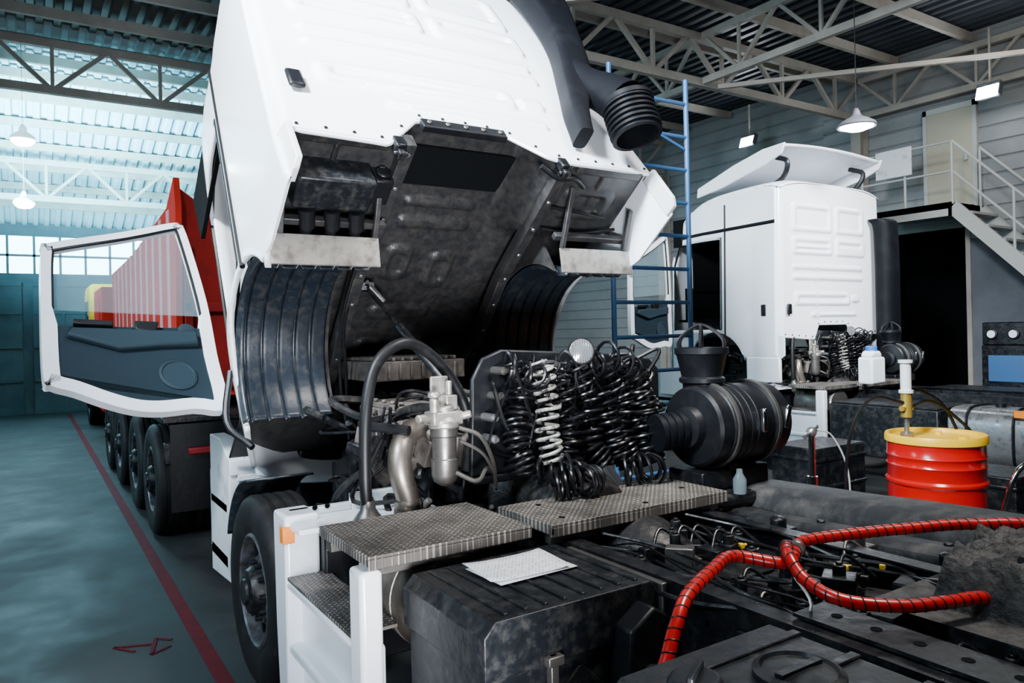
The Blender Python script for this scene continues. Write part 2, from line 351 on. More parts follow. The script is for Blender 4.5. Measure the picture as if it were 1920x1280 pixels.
def flood(x,y,z):
    t=top('floodlight',(x,y,z),'bright square floodlight on a bracket under the roof','floodlight','floodlights')
    b=B();b.box((x,y,z),(.12,.38,.26),(0,20,0));b.obj('housing',lampg,t,bevel=.02)
    b=B();b.box((x-.07,y,z-.03),(.02,.33,.21),(0,20,0));b.obj('lens',lampw,t)
    b=B();b.beam((x+.04,y,z+.1),(x+.04,y,6.8),.03);b.obj('bracket',cream,t)
flood(13.5,6.05,5.75);flood(13.4,10.9,6.0)

# ---------------- generic truck parts
def wheel(c,truck,side=-1,r=.52,w=.3):
    c=V(c);c.z=r
    hw=w/2
    t=[(r*.58,-hw*.8),(r*.7,-hw),(r*.9,-hw),(r*.975,-hw*.85),(r,-hw*.7)]
    for k in(-.42,0,.42): t+=[(r,hw*(k-.09)),(r-.016,hw*(k-.07)),(r-.016,hw*(k+.07)),(r,hw*(k+.09))]
    t+=[(r,hw*.7),(r*.975,hw*.85),(r*.9,hw),(r*.7,hw),(r*.58,hw*.8)]
    b=B();b.lathe(c,(1,0,0),t,48,False)
    b.obj('wheel_tyre',tyrem,truck,smooth=35)
    s=side
    b=B();b.lathe(c,(s,0,0),[(r*.6,-hw*.8),(r*.6,hw*.86),(r*.57,hw*.92),(r*.55,hw*.86),(r*.53,hw*.3),(r*.47,hw*.42),(r*.34,hw*.55),(r*.33,hw*.66),(r*.2,hw*.66),(r*.2,-hw*.3)],40,False)
    b.mi=1
    for i in range(10):
        a=2*pi*(i+.5)/10;p=c+V((s*hw*.47,cos(a)*r*.42,sin(a)*r*.42));b.cyl(p,p+V((s*.012,0,0)),.027,n=12)
    b.obj('wheel_rim',[rimm,dark],truck)
    b=B();b.lathe(c,(s,0,0),[(r*.26,hw*.4),(r*.26,hw*.9),(r*.22,hw*1.1),(r*.14,hw*1.16),(r*.13,hw*1.25),(.01,hw*1.27)],28,True)
    for i in range(10):
        a=2*pi*i/10;p=c+V((s*hw*.6,cos(a)*r*.29,sin(a)*r*.29));b.cyl(p,p+V((s*.045,0,0)),.014,n=6)
    b.obj('wheel_hub',blackd,truck)

W0=1.18
ROOF=[(0,2.08),(.3,2.14),(1.2,2.10),(1.7,1.93),(1.95,1.70),(2.15,1.2),(2.3,.6),(2.35,0),(2.36,-.6)]
CUT=[(-1.2,0),(-.72,-.05),(-.66,-.06),(-.44,.175),(.10,.155),(.33,0),(.45,-.03),(1.2,.0)]
def rr(x,u,cx,cu,hw,hh,r=.05):
    qx=abs(x-cx)-hw+r;qy=abs(u-cu)-hh+r
    d=math.hypot(max(qx,0),max(qy,0))+min(max(qx,qy),0)-r
    return 1-sstep(-.016,.008,d)
PAN=[(-.52,1.60,.44,.19,1),(.36,1.60,.36,.19,1),(-.52,1.60,.36,.13,-1),(.36,1.60,.28,.13,-1),(-.52,1.22,.44,.12,1),(.36,1.22,.36,.12,1),(-.52,1.25,.36,.03,-1),(-.52,1.17,.36,.02,-1),(.36,1.25,.28,.03,-1),(-.15,.93,.80,.035,1),(-.15,.79,.80,.035,1),(-.3,.5,.62,.09,1),(-.3,.5,.54,.035,-1),(.45,.5,.1,.05,1),(-.05,.28,.52,.025,1)]
def cab(truck,M,tilt,cutpts=CUT):
    TK=.045 if tilt else .02;CR=.22 if tilt else .10
    def half(f,u): return W0*(1-TK*max(u,0))-.19*max(0,min(1,(f-1.3)/.9))**1.6
    bot=lambda x:pl(cutpts,x)
    def topu(x): return 2.08-CR*min(1,abs(x)/W0)**5
    xs=lin(-W0,W0,130);ts=lin(0,1,120)
    R0=.06
    def fr(x,t):
        u0=bot(x);u=u0+(topu(x)-u0)*t
        d=abs(x)-(W0-R0);f=R0-math.sqrt(max(0,R0*R0-d*d)) if d>0 else 0
        e=0
        for p in PAN: e+=p[4]*.024*rr(x,u,*p[:4],r=min(.05,p[3]*.9))
        k=(1-TK*max(u,0))
        return (x*k,f-e+.03*(x/W0)**2,u)
    b=B(M);b.grid(xs,ts,fr)
    b.mi=1
    for x in lin(-1.1,1.1,16):
        u=bot(x)+.03;p=V((x,.0+.03*(x/W0)**2,u));b.cyl(p+V((0,.005,0)),p+V((0,-.006,0)),.009,n=10)
    b.obj('cab_rear_panel',[white,blackp],truck,smooth=60)
    b=B(M);P=[V((x*1.0,.012+.03*(x/W0)**2,bot(x)-.004)) for x in lin(-1.12,1.12,90)];b.tube(P,.012,8);b.obj('cab_panel_lip',white,truck)
    def bo(f):
        if f<.6: return -.30 if f<.45 else -.30+ (f-.45)*.25
        if f>1.67: return -.55
        return -.48+math.sqrt(max(0,.55**2-(f-1.13)**2))
    fs=[.06,.1,.15,.2,.25,.3,.35,.4,.45,.5,.55,.6]+lin(.62,1.66,26)[1:]+[1.68,1.72,1.78,1.84,1.9,1.96,2.02,2.08,2.13]
    us=lin(-.55,2.2,55)
    for s in(-1,1):
        b=B(M)
        def fn(f,u):
            uu=max(bo(f),min(u,pl(ROOF,f)-CR)); return (s*half(f,uu)*1.0,f+.03,uu)
        def sk(f,u):
            if u<bo(f)-.06 or u>pl(ROOF,f)-CR+.04: return True
            if s<0: return 1.02<f<2.06 and .12<u<1.42
            return 1.1<f<1.95 and .6<u<1.35
        b.grid(fs,us,fn,sk);b.obj('cab_side_panel',white,truck,smooth=50,solid=.03)
        b=B(M);x=s*W0
        b.prism([(x,.12,.03),(x,.12,-.30),(x,.04,-.30),(x*.985,.0,-.26),(x*.985,.0,.0)],(s*-.03,0,0));b.obj('cab_corner_flap',whited,truck,bevel=.006)
        if s>0:
            b=B(M);b.box((s*1.11,1.52,.97),(.02,.9,.8));b.obj('side_window',glass,truck)
        b=B(M);b.tube([(s*half(1.13+.55*cos(a),0),1.16+.55*cos(a),-.48+.55*sin(a)) for a in lin(rad(155),rad(-5),24)],.014,8);b.obj('wheel_arch_lip',whited,truck)
        b=B(M);b.tube([(s*(half(.93,u)+.012),.96,u) for u in lin(.0,1.88,12)],.016,6);b.obj('side_seam_seal',rubber,truck)
    RP=sm([(f,u,0) for f,u in ROOF],5)
    def fn(t,i):
        p=RP[i];a=RP[max(0,i-1)];c=RP[min(len(RP)-1,i+1)];tn=(c-a).normalized();n_=V((tn.y,-tn.x,0))
        q=p+n_*(CR*abs(t)**5);return (t*half(q.x,p.y),q.x,q.y)
    b=B(M);b.grid(lin(-1,1,30),list(range(len(RP))),fn);b.obj('cab_roof_and_front',white,truck,smooth=60,solid=.02)
    k0=[i for i,p in enumerate(RP) if p.y<1.62 and p.x>1.9][0];k1=[i for i,p in enumerate(RP) if p.y<.72 and p.x>1.9][0]
    b=B(M);b.grid(lin(-.88,.88,12),list(range(k0,k1)),lambda t,i:V(fn(t,i))+V((0,.03,.01)));b.obj('windshield',glass,truck,smooth=60,solid=.01)
    b=B(M);b.box((-1.04,-.005,.36),(.085,.03,.14));b.obj('cab_air_vent',blackp,truck,bevel=.02)
    if tilt: P=sm([(1.04,-.08,2.08),(1.04,-.12,1.9),(1.01,-.13,1.55),(.95,-.13,1.2),(.88,-.12,.9),(.77,-.11,.6),(.65,-.1,.33),(.59,-.08,.10)],5);wf=lambda q:.22-.10*sstep(.05,.5,q)-.07*sstep(.6,1,q)
    else: P=sm([(1.02,-.08,1.66),(1.02,-.14,1.56),(1.02,-.16,1.0),(1.02,-.16,.5),(1.02,-.16,.1),(1.02,-.16,-.25)],5);wf=lambda q:.19+.04*(1-sstep(0,.25,q))
    b=B(M);n=24;vs=[];fc=[];m=len(P);ex=.45 if tilt else .8
    for i,p in enumerate(P):
        q=i/(m-1);wx=wf(q);wy=.11*(1-.35*q) if tilt else .14
        for k in range(n):
            a=2*pi*k/n;cx=abs(cos(a))**ex*(1 if cos(a)>0 else -1);cy=abs(sin(a))**ex*(1 if sin(a)>0 else -1)
            vs.append(p+V((cx*wx,cy*wy,0)))
    for i in range(m-1):
        for k in range(n): fc.append((i*n+k,i*n+(k+1)%n,(i+1)*n+(k+1)%n,(i+1)*n+k))
    fc+= [tuple(range(n)),tuple((m-1)*n+k for k in range(n))]
    b.add(vs,fc)
    if tilt:
        b.tube(sm([(.84,-.12,.80),(.86,-.15,.60),(.89,-.21,.42),(.91,-.25,.27)],5),[.09+.06*i/15 for i in range(16)],20)
        b.obj('air_intake_snorkel',ductm,truck,smooth=50)
        b=B(M);pr=[]
        for i in range(7): h=i*.034; pr+=[(.160,h),(.160,h+.014),(.142,h+.02),(.142,h+.03)]
        pr+=[(.155,.25),(.13,.25),(.11,.06)]
        ax=(.02,.35,-1)
        b.lathe((.90,-.27,.27),ax,pr,32,False);b.lathe((.90,-.27,.255),ax,[(.01,0),(.162,0),(.162,.02)],28,True);b.obj('intake_bellows',ductm,truck)
    else:
        b.obj('air_intake_snorkel',ductm,truck,smooth=50)
        b=B(M);b.lathe((1.02,-.16,-.24),(0,0,-1),[(.17,0),(.17,.06),(.15,.08),(.17,.1),(.17,.14),(.15,.16),(.16,.3),(.1,.3)],28);b.obj('intake_bellows',ductm,truck)
    ds=V((-.985,-.16,0)).normalized();o=V((-1.12,2.12,0));nn=ds.cross(V((0,0,1)));
    D=lambda s_,u,k=0:o+ds*s_+V((0,0,u))+nn*k
    out=[(0,-.12),(.2,-.14),(.4,-.17),(.55,-.16),(.7,-.11),(.85,-.04),(.96,.0),(1.0,.07),(1.0,.6),(.985,1.08),(.94,1.16),(.5,1.37),(.16,1.55),(.09,1.55),(.05,1.45),(0,.8),(0,.3)]
    P=sm([(a,c,0) for a,c in out],4,True);n=len(P);inn=[]
    for i in range(n):
        t=(P[(i+1)%n]-P[i-1]).normalized();q=V((-t.y,t.x,0));inn.append(P[i]+q*(.06 if P[i].y>.6 else .085))
    sg=-1 if nn.y>0 else 1
    b=B(M);b.ring([D(p.x,p.y,-.03) for p in P],[D(p.x,p.y,-.03) for p in inn],nn*.06)
    dr=b.obj('cab_door',white,truck,bevel=.01,smooth=50)
    idx=[i for i,p in enumerate(inn) if p.y<.58];s0=[i for i in idx if (i-1)%n not in idx][0]
    seqs=[(s0+k)%n for k in range(len(idx))]
    b=B(M);b.prism([D(inn[i].x,inn[i].y,-.02) for i in seqs],nn*.04)
    b.obj('door_inner_trim',trimd,dr,bevel=.012)
    up=[i for i in range(n) if i not in idx];s2=[i for i in up if (i-1)%n not in up][0];sq=[(s2+k)%n for k in range(len(up))]
    b=B(M);b.prism([D(inn[i].x,inn[i].y,-.004) for i in sq],nn*.006);b.obj('door_window',glassc,dr)
    b=B(M);b.tube([D(inn[i].x,inn[i].y,sg*.02) for i in sq],.012,6);b.obj('window_seal',rubber,dr)
    k=sg*.03
    b=B(M);b.lathe(D(.27,.12,k*.6),nn*sg,[(.115,0),(.115,.014),(.1,.02),(.095,.012),(.02,.014)],32,True);b.obj('door_speaker',trimd2,dr)
    b=B(M);b.lathe(D(.17,.50,k*.6),nn*sg,[(.055,0),(.055,.014),(.045,.02),(.01,.016)],24,True);b.obj('door_air_vent',trimd2,dr)
    b=B(M);b.prism([D(.12,.47,k*.7),D(.85,.42,k*.7),D(.88,.36,k*.7),D(.6,.28,k*.7),D(.35,.33,k*.7),D(.12,.36,k*.7)],nn*sg*.05);b.obj('door_armrest',trimd2,dr,bevel=.015)
    b=B(M);b.prism([D(.35,.52,k*.7),D(.5,.51,k*.7),D(.5,.44,k*.7),D(.38,.43,k*.7)],nn*sg*.05);b.obj('door_handle',blackp,dr,bevel=.008)
    b=B(M);b.prism([D(.62,.5,k*.8),D(.84,.49,k*.8),D(.84,.455,k*.8),D(.62,.46,k*.8)],nn*sg*.04);b.obj('switch_panel',blackp,dr,bevel=.008)
    b=B(M);b.tube([(-half(f,u)-.01,f+.03,u) for f,u in [(1.0,.1),(1.0,1.42),(1.9,1.42),(2.06,1.1),(2.06,.1),(1.0,.1)]],.014,6);b.obj('door_seal',rubber,truck)
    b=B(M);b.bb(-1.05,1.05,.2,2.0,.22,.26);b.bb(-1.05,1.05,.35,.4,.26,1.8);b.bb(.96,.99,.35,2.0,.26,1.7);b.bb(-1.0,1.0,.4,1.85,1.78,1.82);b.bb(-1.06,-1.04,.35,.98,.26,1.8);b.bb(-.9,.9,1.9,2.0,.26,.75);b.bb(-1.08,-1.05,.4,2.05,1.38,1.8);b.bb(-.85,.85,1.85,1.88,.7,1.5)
    b.obj('cab_interior',dark,truck)  # near-black panels paint in the shade inside the cab
    for x in(-.55,.55):
        b=B(M);b.box((x,1.1,.5),(.5,.5,.18));b.box((x,.85,.9),(.48,.14,.75),(-8,0,0));b.box((x,.8,1.35),(.28,.1,.2));b.obj('cab_seat',blackp,truck,bevel=.04)

def coilhose(M,truck,path,R=.055,turns=13,mat=None,wob=.35,seed=0,r=.0085):
    b=B(M);b.helix(sm(path,5),R,turns,r,6,14,wob,seed)
    b.obj('coiled_air_hose',mat or hose,truck)

def chassis(truck,M,main=True):
    for x,s in((1.82,1),(2.68,-1)):
        b=B(M);w=.075*s
        pr=[(x,.80),(x+w,.80),(x+w,.808),(x+.008*s,.808),(x+.008*s,1.062),(x+w,1.062),(x+w,1.07),(x,1.07)]
        b.prism([(a,-1.2,c) for a,c in pr],(0,6.5,0))
        for y in lin(-1,2.4,24):
            b.cyl((x-.012*s,y,.98),(x,y,.98),.012,n=8);b.cyl((x-.012*s,y,.88),(x,y,.88),.012,n=8)
        b.obj('frame_rail',frame,truck,smooth=30)
    for y in(-.6,.75,1.95,2.75,5.1):
        b=B(M);b.bb(1.83,2.67,y-.06,y+.06,.86,1.0);b.bb(1.83,2.67,y-.1,y+.1,.995,1.005)
        for x in lin(1.95,2.55,4): b.cyl((x,y-.07,1.0),(x,y-.07,1.015),.012,n=8)
        b.obj('crossmember',frame,truck,bevel=.006)
    b=B(M);b.beam((1.2,4.28,.5),(3.2,4.28,.5),.12,.14);b.obj('front_axle',frame,truck,bevel=.02)
    wheel(M@V((1.16,4.28,.5)),truck,-1);wheel(M@V((3.30,4.28,.5)),truck,1)
    b=B(M);b.bb(1.5,2.95,4.95,5.1,.4,1.75);b.obj('radiator',frame,truck,bevel=.02)
    rnd=random.Random(3)
    b=B(M);b.bb(1.92,2.5,3.35,4.8,.62,1.35);b.bb(1.86,2.56,3.3,3.45,.6,1.5)
    for k in range(7): b.bb(1.86,1.92,3.4+k*.2,3.52+k*.2,.8,1.25)
    b.lathe((2.25,3.3,1.05),(0,-1,0),[(.3,0),(.3,.05),(.24,.12),(.2,.5),(.15,.6)],24);b.obj('engine_block',engm,truck,bevel=.015)
    for k in range(6):
        b=B(M);y=3.55+k*.22;b.bb(1.98,2.42,y,y+.19,1.35,1.52);b.bb(2.0,2.4,y+.02,y+.17,1.52,1.56);b.obj('rocker_cover',brown,truck,bevel=.015)
    b=B(M);b.bb(1.72,2.36,4.2,4.75,1.64,1.76)
    for k in range(10): b.bb(1.74+k*.06,1.76+k*.06,4.2,4.75,1.76,1.785)
    for k in range(8): b.bb(1.75+k*.075,1.77+k*.075,4.185,4.2,1.65,1.75)
    b.obj('engine_top_cover',brown,truck,bevel=.01)
    b=B(M);b.bb(1.68,1.98,3.7,4.3,1.35,1.5);b.bb(1.70,1.96,3.72,4.28,1.5,1.53)
    for k in range(5): b.cyl((1.72,3.78+k*.12,1.53),(1.72,3.78+k*.12,1.55),.015,n=8)
    b.obj('intake_manifold',brown,truck,bevel=.015)
    b=B(M)
    for k in range(6):
        y=3.5+k*.2;b.tube(sm([(1.95,y,1.25),(1.8,y,1.2),(1.74,y-.03,1.1),(1.76,y-.1,.95)],4),.028,8)
    b.tube(sm([(1.78,3.4,1.15),(1.76,3.9,1.18),(1.76,4.7,1.15)],4),.055,12);b.obj('exhaust_manifold',engm,truck)
    b=B(M);b.lathe((1.66,3.75,1.15),(0,1,0),[(.05,0),(.12,.02),(.14,.07),(.12,.13),(.07,.15),(.07,.25)],24);b.obj('turbocharger',brown,truck)
    b=B(M);b.lathe((1.62,3.9,.95),(0,.2,1),[(.07,0),(.085,.02),(.085,.22),(.07,.25)],20);b.obj('oil_filter',blackp,truck)
    b=B(M);b.cyl((1.5,4.0,.6),(1.5,3.95,1.0),.045);b.cyl((1.5,3.95,1.0),(1.5,3.9,1.35),.03);b.obj('shock_absorber',frame,truck)
    b=B(M);b.helix([(1.62,3.55,.95),(1.62,3.55,1.25)],.06,6,.013,8,14);b.cyl((1.62,3.55,.9),(1.62,3.55,1.3),.03);b.obj('cab_suspension_spring',frame,truck)
    b=B(M);b.beam((1.46,3.75,1.3),(1.55,3.6,.95),.05,.03);b.beam((1.42,3.8,1.34),(1.5,3.7,1.3),.06,.06);b.obj('steering_lever',frame,truck,bevel=.006)
    b=B(M);b.prism([(1.64,3.3,.7),(1.64,4.7,.7),(1.64,4.7,1.1),(1.64,4.0,1.32),(1.64,3.6,1.40),(1.64,3.3,1.3)],(.02,0,0));b.obj('engine_side_shield',frame,truck)
    for k in range(50):
        b=B(M);x=rnd.uniform(1.35,2.0);y=rnd.uniform(3.12,4.2);z=rnd.uniform(.85,1.6)
        pts=[(x,y,z)]
        for j in range(3): x=max(1.25,min(2.6,x+rnd.uniform(-.2,.3)));y=max(3.12,y+rnd.uniform(-.25,.3));z=max(.7,min(1.6,z+rnd.uniform(-.25,.15)));pts.append((x,y,z))
        b.tube(sm(pts,6),rnd.choice([.007,.009,.012,.016,.024]),7);b.obj('engine_hose',[rubber,engm,hose,frame,rubber][k%5],truck)
    for k in range(60):
        b=B(M);x=rnd.uniform(1.4,2.7);y=rnd.uniform(3.15,3.9);z=rnd.uniform(.7,1.45);b.box((x,y,z),(rnd.uniform(.05,.18),rnd.uniform(.05,.16),rnd.uniform(.05,.18)),(rnd.uniform(0,30),0,rnd.uniform(0,40)))
        b.cyl((x,y,z),(x+rnd.uniform(-.1,.1),y-.1,z+.1),.02,n=8)
        b.obj('engine_fitting',[engm,frame,brown][k%3] if k%6 else dsteel,truck,bevel=.01)
    b=B(M);pr=[(1.76,1.2),(3.0,1.2),(3.0,1.70),(2.93,1.76),(2.6,1.80),(1.95,1.84),(1.84,1.8),(1.78,1.7)]
    b.prism([(a,3.1,c) for a,c in pr],(0,.03,0));b.bb(1.76,3.0,3.06,3.1,1.2,1.24)
    b.obj('hose_board',blackp,truck,bevel=.01)
    for x,z in((1.9,1.74),(1.97,1.74),(2.13,1.76),(2.2,1.76),(2.38,1.74),(2.59,1.72),(2.7,1.7),(2.84,1.68),(1.84,1.52),(1.84,1.42),(2.92,1.5),(1.88,1.62)):
        b=B(M);b.cyl((x,3.1,z),(x,3.0,z),.020,n=10);b.cyl((x,3.02,z),(x,2.98,z),.012,n=8);b.obj('air_coupling',steel if x<2 and z<1.6 else dsteel,truck)
    C=lambda x,y,z:(x,y,z)
    coilhose(M,truck,[C(1.95,2.99,1.5),C(1.93,2.95,1.38),C(1.95,2.9,1.24)],.06,8,seed=1)
    coilhose(M,truck,[C(2.08,2.96,1.78),C(2.10,2.94,1.6),C(2.09,2.92,1.42),C(2.11,2.9,1.28)],.054,12,hosew,.15,2)
    coilhose(M,truck,[C(2.34,3.0,1.74),C(2.38,2.97,1.55),C(2.36,2.93,1.35),C(2.42,2.88,1.24)],.06,13,seed=3)
    coilhose(M,truck,[C(2.52,3.0,1.74),C(2.58,2.95,1.55),C(2.55,2.92,1.35),C(2.6,2.88,1.22)],.068,14,seed=4)
    coilhose(M,truck,[C(2.68,2.98,1.72),C(2.74,2.93,1.5),C(2.72,2.92,1.33),C(2.74,2.88,1.22)],.07,14,seed=5)
    coilhose(M,truck,[C(2.25,3.03,1.76),C(2.24,3.02,1.55),C(2.27,3.0,1.35)],.055,10,seed=6)
    coilhose(M,truck,[C(1.98,3.03,1.78),C(2.0,3.02,1.62),C(1.96,3.0,1.5)],.06,8,seed=7,wob=.5)
    coilhose(M,truck,[C(2.66,3.03,1.76),C(2.62,3.0,1.55),C(2.68,2.98,1.4)],.06,10,seed=8,wob=.5)
    coilhose(M,truck,[C(2.82,3.04,1.62),C(2.80,3.0,1.45),C(2.80,3.0,1.28)],.055,9,seed=9,wob=.4)
    coilhose(M,truck,[C(2.02,2.78,1.22),C(2.12,2.72,1.23),C(2.22,2.74,1.22)],.065,9,seed=10,wob=.9)
    coilhose(M,truck,[C(2.02,2.88,1.26),C(2.1,2.8,1.26),C(2.2,2.82,1.24)],.06,8,seed=11,wob=.9)
    coilhose(M,truck,[C(2.50,2.84,1.22),C(2.58,2.78,1.23),C(2.66,2.8,1.22)],.062,8,seed=12,wob=.9)
    coilhose(M,truck,[C(1.9,2.96,1.75),C(2.0,2.93,1.72),C(2.05,2.96,1.66)],.055,5,seed=13,wob=.9)
    coilhose(M,truck,[C(2.42,2.94,1.76),C(2.56,2.93,1.76),C(2.68,2.95,1.70)],.055,7,seed=14,wob=.9)
    coilhose(M,truck,[C(2.2,2.97,1.7),C(2.22,2.93,1.5),C(2.2,2.9,1.3)],.055,10,seed=15,wob=.6)
    coilhose(M,truck,[C(2.46,2.95,1.6),C(2.48,2.9,1.4),C(2.5,2.86,1.26)],.06,9,seed=16,wob=.6)
    coilhose(M,truck,[C(2.66,2.9,1.6),C(2.66,2.88,1.4),C(2.68,2.86,1.26)],.06,9,seed=17,wob=.6)
    for k in range(26):
        b=B(M);x0=1.88+k*.037;pts=[(x0,3.08,rnd.uniform(1.6,1.8)),(x0+rnd.uniform(-.1,.15),2.98,rnd.uniform(1.65,1.84)),(x0+rnd.uniform(-.2,.2),2.97,rnd.uniform(1.45,1.7)),(x0+rnd.uniform(-.15,.15),2.97,rnd.uniform(1.25,1.5)),(x0+.05,3.06,rnd.uniform(1.22,1.4))]
        b.tube(sm(pts,7),rnd.choice([.006,.008,.008,.011]),6);b.obj('air_line',hose,truck)
    b=B(M);c=V((2.34,2.97,1.82));d=V((-.45,-1,.1));b.lathe(c,d,[(.03,-.06),(.055,-.03),(.068,0),(.068,.015)],24);b.beam(c+V((0,.04,-.02)),c+V((0,.1,-.1)),.02);b.obj('work_lamp',chrome,truck)
    b=B(M);b.lathe(c,d,[(.062,.012),(.06,.018),(.03,.026),(.002,.028)],24)
    Fx=frames([c,c+d])
    for k in range(-4,5): 
        e=Fx[0][1];g=Fx[0][2];w_=math.sqrt(max(0,.058**2-(k*.012)**2));b.beam(c+d.normalized()*.024+e*k*.012-g*w_,c+d.normalized()*.024+e*k*.012+g*w_,.004,.004)
    b.obj('lamp_lens',lens,truck)
    b=B(M);b.tube(sm([(1.24,3.1,1.12),(1.23,3.1,1.3),(1.25,3.12,1.6),(1.32,3.15,1.80),(1.47,3.17,1.885),(1.64,3.2,1.80),(1.78,3.22,1.62),(1.85,3.2,1.38)],7),.027,14)
    b.obj('breather_hose',rubber,truck)
    b=B(M);b.lathe((1.24,3.1,1.10),(0,0,1),[(.075,0),(.065,.02),(.035,.06),(.03,.1)],20);b.obj('hose_base',dsteel,truck)
    b=B(M)
    b.lathe((1.57,3.0,1.24),(0,0,1),[(.02,0),(.05,.02),(.06,.05),(.062,.12),(.055,.125),(.057,.22),(.062,.225),(.064,.27),(.05,.28)],24);b.obj('fuel_filter_bowl',dsteel,truck)
    b=B(M);b.box((1.57,3.0,1.545),(.15,.10,.06));b.lathe((1.57,3.0,1.5),(0,0,1),[(.07,0),(.07,.03),(.05,.05),(.045,.1)],20);b.cyl((1.51,2.97,1.57),(1.51,2.97,1.64),.022);b.lathe((1.51,2.97,1.64),(0,0,1),[(.03,0),(.03,.02),(.02,.03)],12);b.box((1.61,3.02,1.61),(.06,.06,.07));b.cyl((1.61,3.02,1.64),(1.61,3.02,1.71),.014);b.cyl((1.50,3.0,1.55),(1.43,2.98,1.55),.02);b.cyl((1.64,2.96,1.55),(1.68,2.94,1.56),.018);b.box((1.58,3.06,1.60),(.09,.02,.26));b.obj('fuel_filter_head',alu,truck,bevel=.008)
    for q,r_ in (([(1.62,2.95,1.5),(1.7,2.9,1.46),(1.78,2.93,1.34),(1.84,3.0,1.2)],.010),([(1.6,2.95,1.3),(1.68,2.9,1.26),(1.76,2.95,1.3),(1.86,3.05,1.25)],.010),([(1.63,2.96,1.44),(1.72,2.92,1.38),(1.8,2.95,1.28)],.008)):
        b=B(M);b.tube(sm(q,6),r_,8);b.obj('fuel_line',dsteel,truck)
    b=B(M);b.tube(sm([(1.62,3.35,1.46),(1.52,3.25,1.46),(1.44,3.18,1.40),(1.42,3.15,1.30),(1.45,3.14,1.18),(1.48,3.13,1.05)],6),[.055]*31,18)
    b.lathe((1.45,3.14,1.17),(.1,0,-1),[(.062,0),(.064,.01),(.064,.03),(.06,.04)],20);b.obj('exhaust_pipe',pipem,truck)
    b=B(M);pr=[(.07,-.06),(.1,-.05),(.11,-.01),(.19,0),(.205,.015),(.205,.09),(.213,.095),(.213,.13),(.205,.135)]
    for k in range(3): pr+=[(.205,.17+k*.05),(.209,.172+k*.05),(.209,.185+k*.05),(.205,.187+k*.05)]
    pr+=[(.205,.40),(.218,.405),(.218,.44),(.205,.445),(.205,.53),(.195,.545),(.12,.545),(.11,.535),(.02,.535)]
    b.lathe((2.83,2.70,1.42),(1,0,0),pr,40);b.obj('air_filter_housing',blackp,truck,smooth=30)
    for h in(.115,.42):
        b=B(M);b.lathe((2.83+h-.012,2.70,1.42),(1,0,0),[(.212,0),(.224,.002),(.224,.022),(.212,.024)],40);b.obj('filter_band',dsteel,truck)
    b=B(M);pr=[]
    for k in range(4): pr+=[(.095,k*.04),(.095,k*.04+.022),(.086,k*.04+.026),(.086,k*.04+.036)]
    b.lathe((2.64,2.76,1.40),(1,-.25,.08),pr+[(.086,.19)],24);b.obj('air_filter_duct',ductm,truck)
    b=B(M);b.bb(2.8,3.3,2.6,2.84,1.1,1.2);b.bb(3.0,3.06,2.6,2.84,1.15,1.24);b.obj('filter_bracket',frame,truck,bevel=.01)
    b=B(M);b.lathe((2.98,2.76,1.58),(0,0,1),[(.1,0),(.1,.05),(.118,.06),(.118,.08),(.105,.09),(.13,.2),(.14,.21),(.14,.24),(.125,.24),(.1,.1)],32,False);b.obj('intake_funnel',blackp,truck)
    for a in(-25,40,100):
        b=B(M);d=V((cos(rad(a)),sin(rad(a)),0));b.tube(sm([V((2.98,2.76,1.80))+d*.13,V((2.98,2.76,1.87))+d*.12,V((2.98,2.76,1.94)),V((2.98,2.76,1.87))-d*.12,V((2.98,2.76,1.80))-d*.13],6),.008,6)
        b.obj('funnel_strap',blackp,truck)
    for q in((3.12,2.48,1.45,0),(3.33,2.50,1.45,20)):
        b=B(M);b.box(q[:3],(.03,.02,.12),(0,q[3],0));b.cyl((q[0],q[1],q[2]+.05),(q[0],q[1]-.015,q[2]+.05),.012,n=8);b.obj('filter_clip',chrome,truck,bevel=.006)
    def platef(x0,x1,y0,y1,z):
        b=B(M);b.bb(x0,x1,y0,y1,z-.012,z);b.bb(x0,x1,y0,y0+.012,z-.05,z-.012);b.bb(x0,x0+.012,y0,y1,z-.04,z-.012)
        return b
    b=platef(.985,1.68,2.47,3.0,1.15);b.obj('catwalk_plate',plate,truck,bevel=.004)
    b=platef(1.74,2.77,2.42,2.83,1.15);b.mi=1
    for x,y in((1.85,2.5),(2.3,2.48),(2.65,2.6),(1.9,2.74)): b.cyl((x,y,1.149),(x,y,1.153),.014,n=14)
    b.obj('catwalk_plate',[plate,dark],truck,bevel=.004)
    for q in((1.0,1.66,2.52,2.56),(1.0,1.66,2.9,2.96),(1.76,2.75,2.46,2.5),(1.76,2.75,2.75,2.79)):
        b=B(M);b.bb(q[0],q[1],q[2],q[3],1.06,1.136);b.obj('plate_bracket',dsteel,truck,bevel=.004)
    b=B(M);b.lathe((1.36,2.52,.89),(0,1,0),[(.02,-.02),(.19,-.01),(.21,.02),(.21,.15),(.214,.152),(.214,.19),(.21,.192),(.21,.5),(.19,.54),(.02,.55)],40);b.obj('muffler',pipem if main else dsteel,truck)
    b=B(M)
    b.prism([(.95,3.36,1.12),(.95,3.36,.25),(.95,3.5,.22),(.95,3.54,.6),(.95,3.56,1.12)],(.16,0,0))
    b.bb(.95,1.035,2.46,2.58,.25,1.10)
    b.bb(1.02,1.06,2.5,3.4,.25,.82);b.bb(.96,1.06,2.5,3.4,.50,.55);b.bb(.95,1.06,2.5,3.4,.22,.27);b.bb(.955,1.04,2.5,3.4,.79,.83)
    b.obj('side_step_panel',white,truck,bevel=.018,seg=3)
    b=B(M);b.bb(.955,1.14,2.58,3.36,.835,.85);b.obj('step_tread',plate,truck,bevel=.003)
